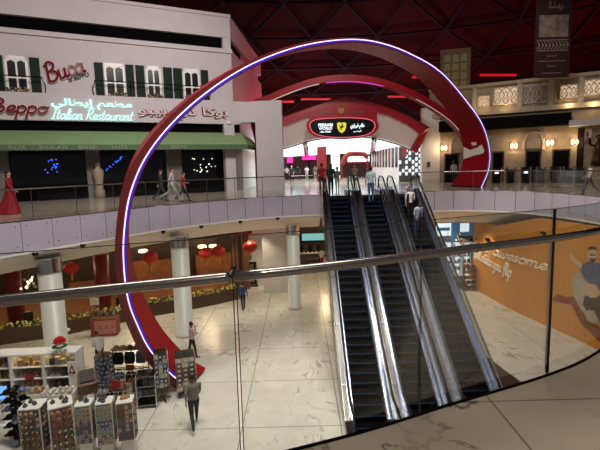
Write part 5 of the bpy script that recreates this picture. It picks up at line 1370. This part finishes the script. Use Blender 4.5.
# two card spinners at the hoop foot
for (x, y, w, lb, key) in ((163, 400, .42, 'tall grey card spinner standing before the light line of the hoop', 'tall card spinner'), (186.5, 394, .66, 'shorter wide card spinner at the foot of the hoop', 'wide card spinner')):
    hz = 1.85 if w < .5 else 1.58; p = gz(x, y, H); t = thing('card_spinner', lb, 'rack', loc=p, rz=.3); b = w / 2
    m = MB()
    for a in range(4): m.tube([(0, 0, .16), (math.cos(a * PI / 2 + .4) * .3, math.sin(a * PI / 2 + .4) * .3, .03)], .02, 5)
    m.tube([(0, 0, .14), (0, 0, hz)], .025, 6); m.build('stand', 'steel dark', t)
    m = MB(); m.bx(-b, b, -b, b, .4, hz - .02); m.build('core', 'steel dark', t); Mx = t.matrix_basis
    mesh_ = []
    for g in ('goods 6', 'goods 4', 'goods 5', 'goods 2') if w < .5 else ('goods 5', 'goods 1', 'goods 3', 'goods 4'):
        m, _ = card(None, w / 3 * .96, .17); o_ = m.build('postcard', [g, 'goods 4']); mesh_.append(o_.data); bpy.data.objects.remove(o_)
    for sd in range(2):
        for r_ in range(7):
            for c_ in range(3):
                o = bpy.data.objects.new('postcard', RN.choice(mesh_)); C.objects.link(o); o.matrix_basis = Mx @ Matrix.Rotation(sd * PI / 2, 4, 'Z') @ Matrix.Translation((-b + (c_ + .5) * w / 3, -b - .015, hz - .06 - r_ * .175)); tag(o, 'small postcard on the ' + key, 'postcard', 'postcards on the ' + key)

# ================================================================== PEOPLE
for n_, c_, r_ in (('skin light', 'b98a6c', .5), ('skin dark', '7a5238', .5), ('cloth black', '121214', .8), ('cloth charcoal', '2b2b30', .8), ('cloth grey', '6f675f', .8), ('cloth light', 'b5b2b0', .8), ('cloth white', 'd8d6d4', .8), ('cloth pink', 'c9a0a6', .8), ('cloth red', 'a3161c', .75), ('gown red', '8c1018', .7), ('cloth blue', '1d3768', .8), ('cloth denim', '44597a', .8), ('cloth sky', 'a9bccb', .8), ('cloth tan', '8f8270', .8), ('hair black', '0f0b0a', .6), ('hair brown', '2a1a12', .6), ('shoe black', '0c0c0c', .5), ('shoe white', 'c8c4c0', .6), ('eye', '0a0808', .3), ('lip', '7a3a34', .5)):
    mat(n_, c_, r_, var=.06 if 'cloth' in n_ else 0, scale=9)
def person(label, loc, rz, h=1.72, stride=0.0, arms=('down', 'down'), top='cloth grey', bottom='cloth black', skin='skin light', hair='hair black', shoe='shoe black', sleeve='short', long_hair=False, lean=0.0, gown=None, slim=1.0, headturn=0.0, shorts=False, group=None, vest=None):
    K = h / 1.75; V = Vector
    joints = {}
    caps = []      # (p0, r0, p1, r1, region)
    zoff = 0; ank = []
    for sg in (-1, 1):
        a = stride * sg; bend = .12 if a > 0 else .12 + abs(stride) * .9
        hip = V((.09 * sg, 0, .92)); kn = hip + V((.005 * sg, math.sin(a) * .43, -math.cos(a) * .43)); an = kn + V((0, math.sin(a - bend) * .42, -math.cos(a - bend) * .42))
        ank.append(an.z)
        toe = an + V((.015 * sg, .16 * math.cos(min(0, a) * 1.4), -.055 - (.1 * math.sin(-a) if a < 0 else 0)))
        heel = an + V((0, -.035, -.05))
        caps += [(hip, .09 * slim, kn, .06 * slim, 2), (kn, .06 * slim, an, .042, 0 if shorts else 2), (heel, .036, toe, .03, 3)]
    low = min(min(c_[0].z - c_[1], c_[2].z - c_[3]) for c_ in caps)
    up0 = V((0, 0, .95)); Rl = Matrix.Rotation(-lean, 3, 'X')
    def U(x, y, z): return up0 + Rl @ (V((x, y, z)) - up0)
    torso = [(.88, .155, .105), (.96, .16, .11), (1.08, .135, .098), (1.2, .15, .105), (1.32, .172, .112), (1.4, .178, .1), (1.46, .12, .075), (1.5, .06, .06)]
    tors = []
    for z, rx, ry in torso:
        tors.append([U(rx * slim * math.cos(q), ry * math.sin(q), z) for q in [2 * PI * j / 14 for j in range(14)]])
    caps += [(U(0, 0, .95), .12, U(0, 0, 1.36), .13, 1), (U(-.1, 0, 1.4), .075, U(.1, 0, 1.4), .075, 1)]
    hands = []
    A = {'down': ((.235, -.01, 1.14), (.25, .06, .9)), 'fwd': ((.225, .06, 1.15), (.21, .26, .98)), 'back': ((.235, -.13, 1.17), (.24, -.17, .92)), 'phone': ((.29, .1, 1.19), (.15, .13, 1.47)), 'photo': ((.2, .2, 1.24), (.06, .36, 1.44)), 'hold': ((.235, .0, 1.15), (.1, .24, 1.12)), 'hip': ((.33, -.07, 1.18), (.19, .03, 1.0))}
    for sg, ar in zip((-1, 1), arms):
        e, w = A[ar]; sh = U(.185 * sg * slim, 0, 1.41); e = U(e[0] * sg, e[1], e[2]); w = U(w[0] * sg, w[1], w[2])
        caps += [(sh, .056, e, .041, 1), (e, .04, w, .028, 1 if sleeve == 'long' else 0)]
        d = (w - e).normalized(); pc = w + d * .055
        caps.append((w, .026, w + d * .075, .03, 0)); hands.append((w, d, sg))
    caps.append((U(0, 0, 1.47), .052, U(0, .01, 1.56), .05, 0))
    hc = U(0, .012, 1.635); RH = (Rl @ Matrix.Rotation(headturn, 3, 'Z'))
    caps.append((hc + RH @ V((0, .01, -.05)), .065, hc + V((0, 0, .03)), .085, 0))
    m = MB()
    for p0, r0, p1, r1, _ in caps[:-1]:
        n_ = 4; m.ball(p0, r0, 10); m.ball(p1, r1, 10)
        if (p1 - p0).length > .01: m.tube([p0, p1], [r0, r1], 10)
    m.loft(tors, closed=True); k0 = len(m.v) - 14 * 8
    m.f.append([k0 + j for j in range(13, -1, -1)]); m.m.append(0); m.f.append([len(m.v) - 14 + j for j in range(14)]); m.m.append(0)
    m.ball(hc, (.075, .093, .115), 14, R=RH); m.ball(hc + RH @ V((0, .03, -.06)), (.05, .058, .055), 10, R=RH)
    m.ball(hc + RH @ V((0, .096, -.02)), (.014, .022, .025), 8, R=RH)
    for sg in (-1, 1): m.ball(hc + RH @ V((sg * .077, -.01, -.01)), (.014, .025, .034), 8, R=RH)
    o = m.build('person', ['eye'], None)
    rm = o.modifiers.new('r', 'REMESH'); rm.mode = 'VOXEL'; rm.voxel_size = .019; rm.use_smooth_shade = True
    sm = o.modifiers.new('s', 'SMOOTH'); sm.factor = .5; sm.iterations = 3
    bpy.context.view_layer.update()
    me = bpy.data.meshes.new_from_object(o.evaluated_get(bpy.context.evaluated_depsgraph_get()))
    old = o.data; bpy.data.objects.remove(o); bpy.data.meshes.remove(old)
    nv = len(me.vertices); co = np.empty(nv * 3); me.vertices.foreach_get('co', co); co = co.reshape(-1, 3)
    polys = [tuple(p.vertices) for p in me.polygons]; bpy.data.meshes.remove(me)
    fc = np.array([co[list(p)].mean(0) for p in polys])
    best = np.full(len(fc), 1e9); reg = np.zeros(len(fc), int)
    for p0, r0, p1, r1, rg in caps:
        a = np.array(p0); b = np.array(p1); ab = b - a; L2 = max(1e-9, ab @ ab)
        t_ = np.clip(((fc - a) @ ab) / L2, 0, 1); d_ = np.linalg.norm(fc - (a + t_[:, None] * ab), axis=1) - (r0 + (r1 - r0) * t_)
        w_ = d_ < best; best[w_] = d_[w_]; reg[w_] = rg
    up = np.array(up0)
    if lean == 0:
        reg[(fc[:, 2] < .95) & (reg == 1) & (np.abs(fc[:, 0]) < .19) ] = 2
        reg[(fc[:, 2] > .96) & (reg == 2)] = 1
        if sleeve == 'short':
            pass
    B = MB(); B.v = [Vector(c_) for c_ in co]; B.f = [list(p) for p in polys]; B.m = [int(r_) for r_ in reg]
    for w, d, sg in hands:           # four unequal fingers and a thumb on each palm
        side_ = d.cross(Vector((0, 1, 0)));
        if side_.length < .2: side_ = d.cross(Vector((0, 0, 1)))
        side_.normalize(); fwd = side_.cross(d).normalized(); inn_ = side_ if side_.x * sg < 0 else -side_
        B.mi = 0
        for i, ln in enumerate((.062, .074, .07, .055)):
            b0 = w + d * .085 + fwd * (.024 - .016 * i); b1 = b0 + d * ln * .55 + inn_ * .008; b2 = b1 + d * ln * .4 + inn_ * .022
            B.tube([b0 - d * .02, b1, b2], [.0085, .008, .0065], 6)
        b0 = w + d * .03 + fwd * .025; B.tube([b0, b0 + d * .03 + fwd * .022, b0 + d * .058 + fwd * .026 + inn_ * .006], [.0105, .009, .007], 6)
    B.mi = 4
    for sg in (-1, 1): B.ball(hc + RH @ V((sg * .03, .083, .008)), (.013, .009, .008), 6, R=RH); B.box(hc + RH @ V((sg * .03, .088, .03)), (.03, .012, .006))
    B.mi = 5; B.ball(hc + RH @ V((0, .083, -.062)), (.022, .01, .007), 6, R=RH)
    root = bpy.data.objects.new('person', None)
    C.objects.link(root); root.matrix_basis = Matrix.Translation(Vector(loc) - Vector((0, 0, low * K))) @ Matrix.Rotation(rz, 4, 'Z') @ Matrix.Scale(K, 4)
    bpy.data.objects.remove(root)
    body = B.build('person', [skin, top, bottom, shoe, 'eye', 'lip'], None, smooth=True, fix=False)
    body.matrix_basis = Matrix.Translation(Vector(loc) - Vector((0, 0, low * K))) @ Matrix.Rotation(rz, 4, 'Z') @ Matrix.Scale(K, 4)
    tag(body, label, 'person', group)
    m = MB(); m.ball(hc + RH @ V((0, -.018, .026)), (.084, .094, .108), 14, R=RH)
    if long_hair: m.ball(hc + RH @ V((0, -.06, -.09)), (.075, .05, .17), 12, R=RH)
    m.build('hair', hair, body, smooth=True)
    if gown:
        m = MB(); rows = []
        for i in range(12):
            u = i / 11; z = 1.12 - u * (1.12 - low - .01); r_ = .15 + .22 * u ** 1.5
            rows.append([Vector((r_ * (1 + .12 * u * math.sin(7 * q)) * math.cos(q), r_ * (1 + .12 * u * math.sin(7 * q)) * math.sin(q) - .3 * u * u * (1 if math.sin(q) < 0 else .2), z)) for q in [2 * PI * j / 28 for j in range(28)]])
        m.loft(rows, closed=True); m.build('gown_skirt', gown, body, smooth=True)
    if vest:
        m = MB(); rows = []
        for z, rx, ry in torso[1:6]: rows.append([U(rx * 1.1 * math.cos(q), ry * 1.15 * math.sin(q), z) for q in [PI * (.68 + 1.64 * j / 18) for j in range(19)]])
        m.loft(rows); m.build('vest', vest, body, smooth=True)
    return body
def P0(x, y, z=0.0): return gz(x, y, z)
person('man in grey long-sleeved shirt and black trousers walking alone on the marble hall', P0(195, 426, H), .35, 1.78, .42, ('back', 'fwd'), 'cloth grey', 'cloth black', 'skin dark', sleeve='long', slim=1.14)
person('woman in pale pink top walking past the card spinners with hand at her face', P0(193, 358, H), -1.0, 1.62, .22, ('hold', 'phone'), 'cloth pink', 'cloth black', 'skin dark', long_hair=False)
person('person in blue jacket walking by the flower planter under the lantern', P0(243.5, 310, H), .3, 1.64, .3, ('down', 'back'), 'cloth blue', 'cloth black', sleeve='long')
person('person in white shirt and red trousers standing by the far cafe counter', gz(322, 269, H), .4, 1.72, .1, ('down', 'down'), 'cloth white', 'cloth red', 'skin dark')
person('kiosk attendant in white shirt bending between the spinner tower and pink cart', gz(101, 371, H), .6, 1.68, .12, ('hold', 'fwd'), 'cloth light', 'cloth charcoal', 'skin dark', sleeve='long', lean=.5)
person('woman in a long red gown walking along the glass railing', P0(12, 214), -1.35, 1.72, .15, ('down', 'fwd'), 'gown red', 'gown red', long_hair=True, gown='gown red', sleeve='long')
person('person with dark top walking at the rear of the group under the awning', P0(162, 201), -1.3, 1.66, .35, ('back', 'hold'), 'cloth charcoal', 'cloth charcoal', sleeve='long')
person('man in light grey clothes striding in the group under the awning', P0(173, 202), -1.3, 1.76, .5, ('fwd', 'back'), 'cloth light', 'cloth tan', sleeve='long')
person('child in red top and dark trousers walking ahead of the group under the awning', P0(184.5, 201.5), -1.3, 1.5, .4, ('hold', 'down'), 'cloth red', 'cloth charcoal')
person('man in red shirt and dark trousers standing at the escalator head', P0(322, 193.5), .1, 1.74, .06, ('down', 'hip'), 'cloth red', 'cloth black', 'skin dark')
person('woman dressed all in black standing at the first escalator', P0(331, 195.5), .15, 1.7, .06, ('hold', 'down'), 'cloth black', 'cloth black', long_hair=True, sleeve='long')
person('child in grey hoodie standing beside the woman in black', P0(337.5, 193.5), .2, 1.52, .05, ('down', 'down'), 'cloth grey', 'cloth tan', sleeve='long')
person('woman in pale top raising both hands to take a photograph', P0(355, 187.5), 3.0, 1.62, .05, ('photo', 'photo'), 'cloth tan', 'cloth black', shorts=True, long_hair=True)
person('man in white T-shirt and jeans riding at the top of the middle escalator', (3.68, 23.1, -.30), .05, 1.80, .05, ('down', 'down'), 'cloth sky', 'cloth denim', 'skin dark')
person('rider in white shirt and dark vest on the escalator by the orange wall', (5.36, 21.75, -1.19), 3.3, 1.68, .05, ('hold', 'down'), 'cloth white', 'cloth black', vest='cloth black')
person('rider in pale blue shirt leaning forward on the escalator by the orange wall', (5.42, 20.75, -1.77), 3.5, 1.66, .08, ('hold', 'fwd'), 'cloth sky', 'cloth blue', 'skin dark', lean=.35)
person('child in white shirt and dark trousers walking along the railing by the bronze figure', P0(589, 194), 1.2, 1.42, .35, ('down', 'fwd'), 'cloth light', 'cloth charcoal', 'skin dark')
person('person in grey top standing in the shade behind the foot of the red hoop', P0(453.5, 184.5), .2, 1.7, .05, ('down', 'down'), 'cloth light', 'cloth black', 'skin dark', sleeve='long')
CR = [(292, 184, 'cloth charcoal', 'cloth black', 'man in dark shirt walking out of the entrance beside the portal post'), (287, 181.5, 'cloth light', 'cloth black', 'person in pale top far inside the entrance, next to the portal post'), (298, 179.5, 'cloth black', 'cloth charcoal', 'person in black top far inside below the magenta screen'),
      (307, 180.5, 'cloth white', 'cloth light', 'person in all white far inside the entrance'), (315.5, 180.5, 'cloth grey', 'cloth tan', 'person in grey top in front of the red column'), (303, 177.5, 'cloth pink', 'cloth black', 'person in pink top farthest inside the entrance'), (386, 178.5, 'cloth white', 'cloth grey', 'person in white top by the picture panels of the entrance wall')]
for i, (x, y, a_, b_, lb) in enumerate(CR): person(lb, P0(x, y), [3.1, 3.0, .2, 2.9, .1, 3.3, .4][i], [1.72, 1.66, 1.74, 1.68, 1.7, 1.64, 1.7][i], .25 if i % 2 == 0 else .08, ('down', 'hold') if i % 2 else ('fwd', 'back'), a_, b_, 'skin dark' if i % 2 else 'skin light')

# ================================================================== LIGHT
def spot(loc, tgt, W, col=(1, .93, .82), ang=60, blend=.6, r=.25):
    d = bpy.data.lights.new('spot', 'SPOT'); d.energy = W; d.color = col; d.spot_size = math.radians(ang); d.spot_blend = blend; d.shadow_soft_size = r
    o = bpy.data.objects.new('spot', d); C.objects.link(o); o.location = loc
    o.rotation_euler = (Vector(tgt) - Vector(loc)).to_track_quat('-Z', 'Y').to_euler(); return o
def point(loc, W, col=(1, .85, .65), r=.12):
    d = bpy.data.lights.new('point', 'POINT'); d.energy = W; d.color = col; d.shadow_soft_size = r
    o = bpy.data.objects.new('point', d); C.objects.link(o); o.location = loc; return o
# floodlights high in the dome, washing the hall floor through the opening
for x, y, W in ((-4, 11, 5000), (4, 12, 4600), (0, 18, 6000), (6, 18, 3600)): spot((x, y, 15), (x * .9, y + 1, H), W, (1, .95, .88), ang=50, blend=.7, r=.6)
def area(loc, tgt, W, sx, sy, col=(1, .92, .82)):
    d = bpy.data.lights.new('area', 'AREA'); d.energy = W; d.color = col; d.shape = 'RECTANGLE'; d.size = sx; d.size_y = sy
    o = bpy.data.objects.new('area', d); C.objects.link(o); o.location = loc; o.rotation_euler = (Vector(tgt) - Vector(loc)).to_track_quat('-Z', 'Y').to_euler()
area((0, 9, 15.5), (0, 15, H), 2600, 12, 7)
# warm downlights recessed under the gallery slab
for s_, W in ((-13.5, 0),): pass
for x, y, W in ((-12.2, 18.0, 420), (-9.6, 22.2, 420), (-6.6, 25.2, 420), (-3.2, 27.6, 420), (1.0, 28.6, 380), (9.0, 28.8, 420), (10.2, 26.4, 260), (-1.2, 31.5, 300), (10, 31.5, 300)):
    spot((x, y, -2.12), (x, y, H), W, (1, .84, .62), 125, .5, .15)
for x, y, W in ((-16, 26, 260), (-11, 28.5, 260), (-6.5, 30.5, 260), (2, 37, 200)): point((x, y, -2.6), W, (1, .7, .42), .2)
# gallery and restaurant front
spot((-4, 12, 14), (-11, 27, 6), 5200, (1, .94, .93), 75, .8, .8)
spot((2, 14, 14), (-5, 30, 5), 3200, (1, .94, .95), 60, .8, .8)
spot((4, 12, 15), (12, 27, -1), 2000, (1, .9, .86), 60, .8, .8)
spot((2, 8, 14), (12.3, 21.5, -4.5), 8000, (1, .9, .72), 34, .8, .6)  # unseen spot added to brighten the orange wall
spot((2, 20, 12), (4, 36, 6), 2600, (1, .93, .93), 50, .8, .5)  # unseen spot added to lift the red entrance canopy
spot((-1, 9, 14), (-8, 18, -1), 2600, (.93, .9, 1), 60, .8, .8)
# sconces on the far right building
for p in LAMPS: point(p, 40, (1, .72, .38), .1)
for x in (482, 506, 569, 594): s_, z_ = FR.px(x, 104, -.6); point(FR.at(s_, -.6, z_), 20, (1, .75, .42), .08)
spot((12, 24, 13.5), (17, 35, 3), 700, (1, .85, .68), 60, .8, .6)
# entrance fill below its glowing ceiling
for x, y in ((-.5, 41), (3, 39.5), (6.5, 40), (1.5, 46), (5.5, 47), (3, 52)): spot((x, y, 2.95), (x, y - .6, 0), 150, (.86, 1, .97), 150, .4, .04)
# red uplighters around the dome foot
for x, y, W in ((-16, 48, 500), (0, 56, 900), (14, 54, 900), (26, 46, 900), (36, 34, 700), (8, 48, 500)): point((x, y, 8.6), W * 1.7, (1, .03, .06), .3)
# soft light on the near marble
spot((3, -2.0, 6.5), (2.4, 2.2, 0), 420, (1, .9, .8), 90, .8, .4)
w = bpy.data.worlds.new('world'); SC.world = w; w.use_nodes = True
w.node_tree.nodes['Background'].inputs[0].default_value = (.9, .85, .88, 1); w.node_tree.nodes['Background'].inputs[1].default_value = .12
SC.view_settings.view_transform = 'Standard'; SC.view_settings.look = 'None'; SC.view_settings.exposure = 0.0; SC.view_settings.gamma = 1.0; SC.view_settings.use_curve_mapping = False
SC.cycles.use_denoising = True
SC.cycles.max_bounces = 6; SC.cycles.transparent_max_bounces = 16; SC.cycles.sample_clamp_indirect = 6.0
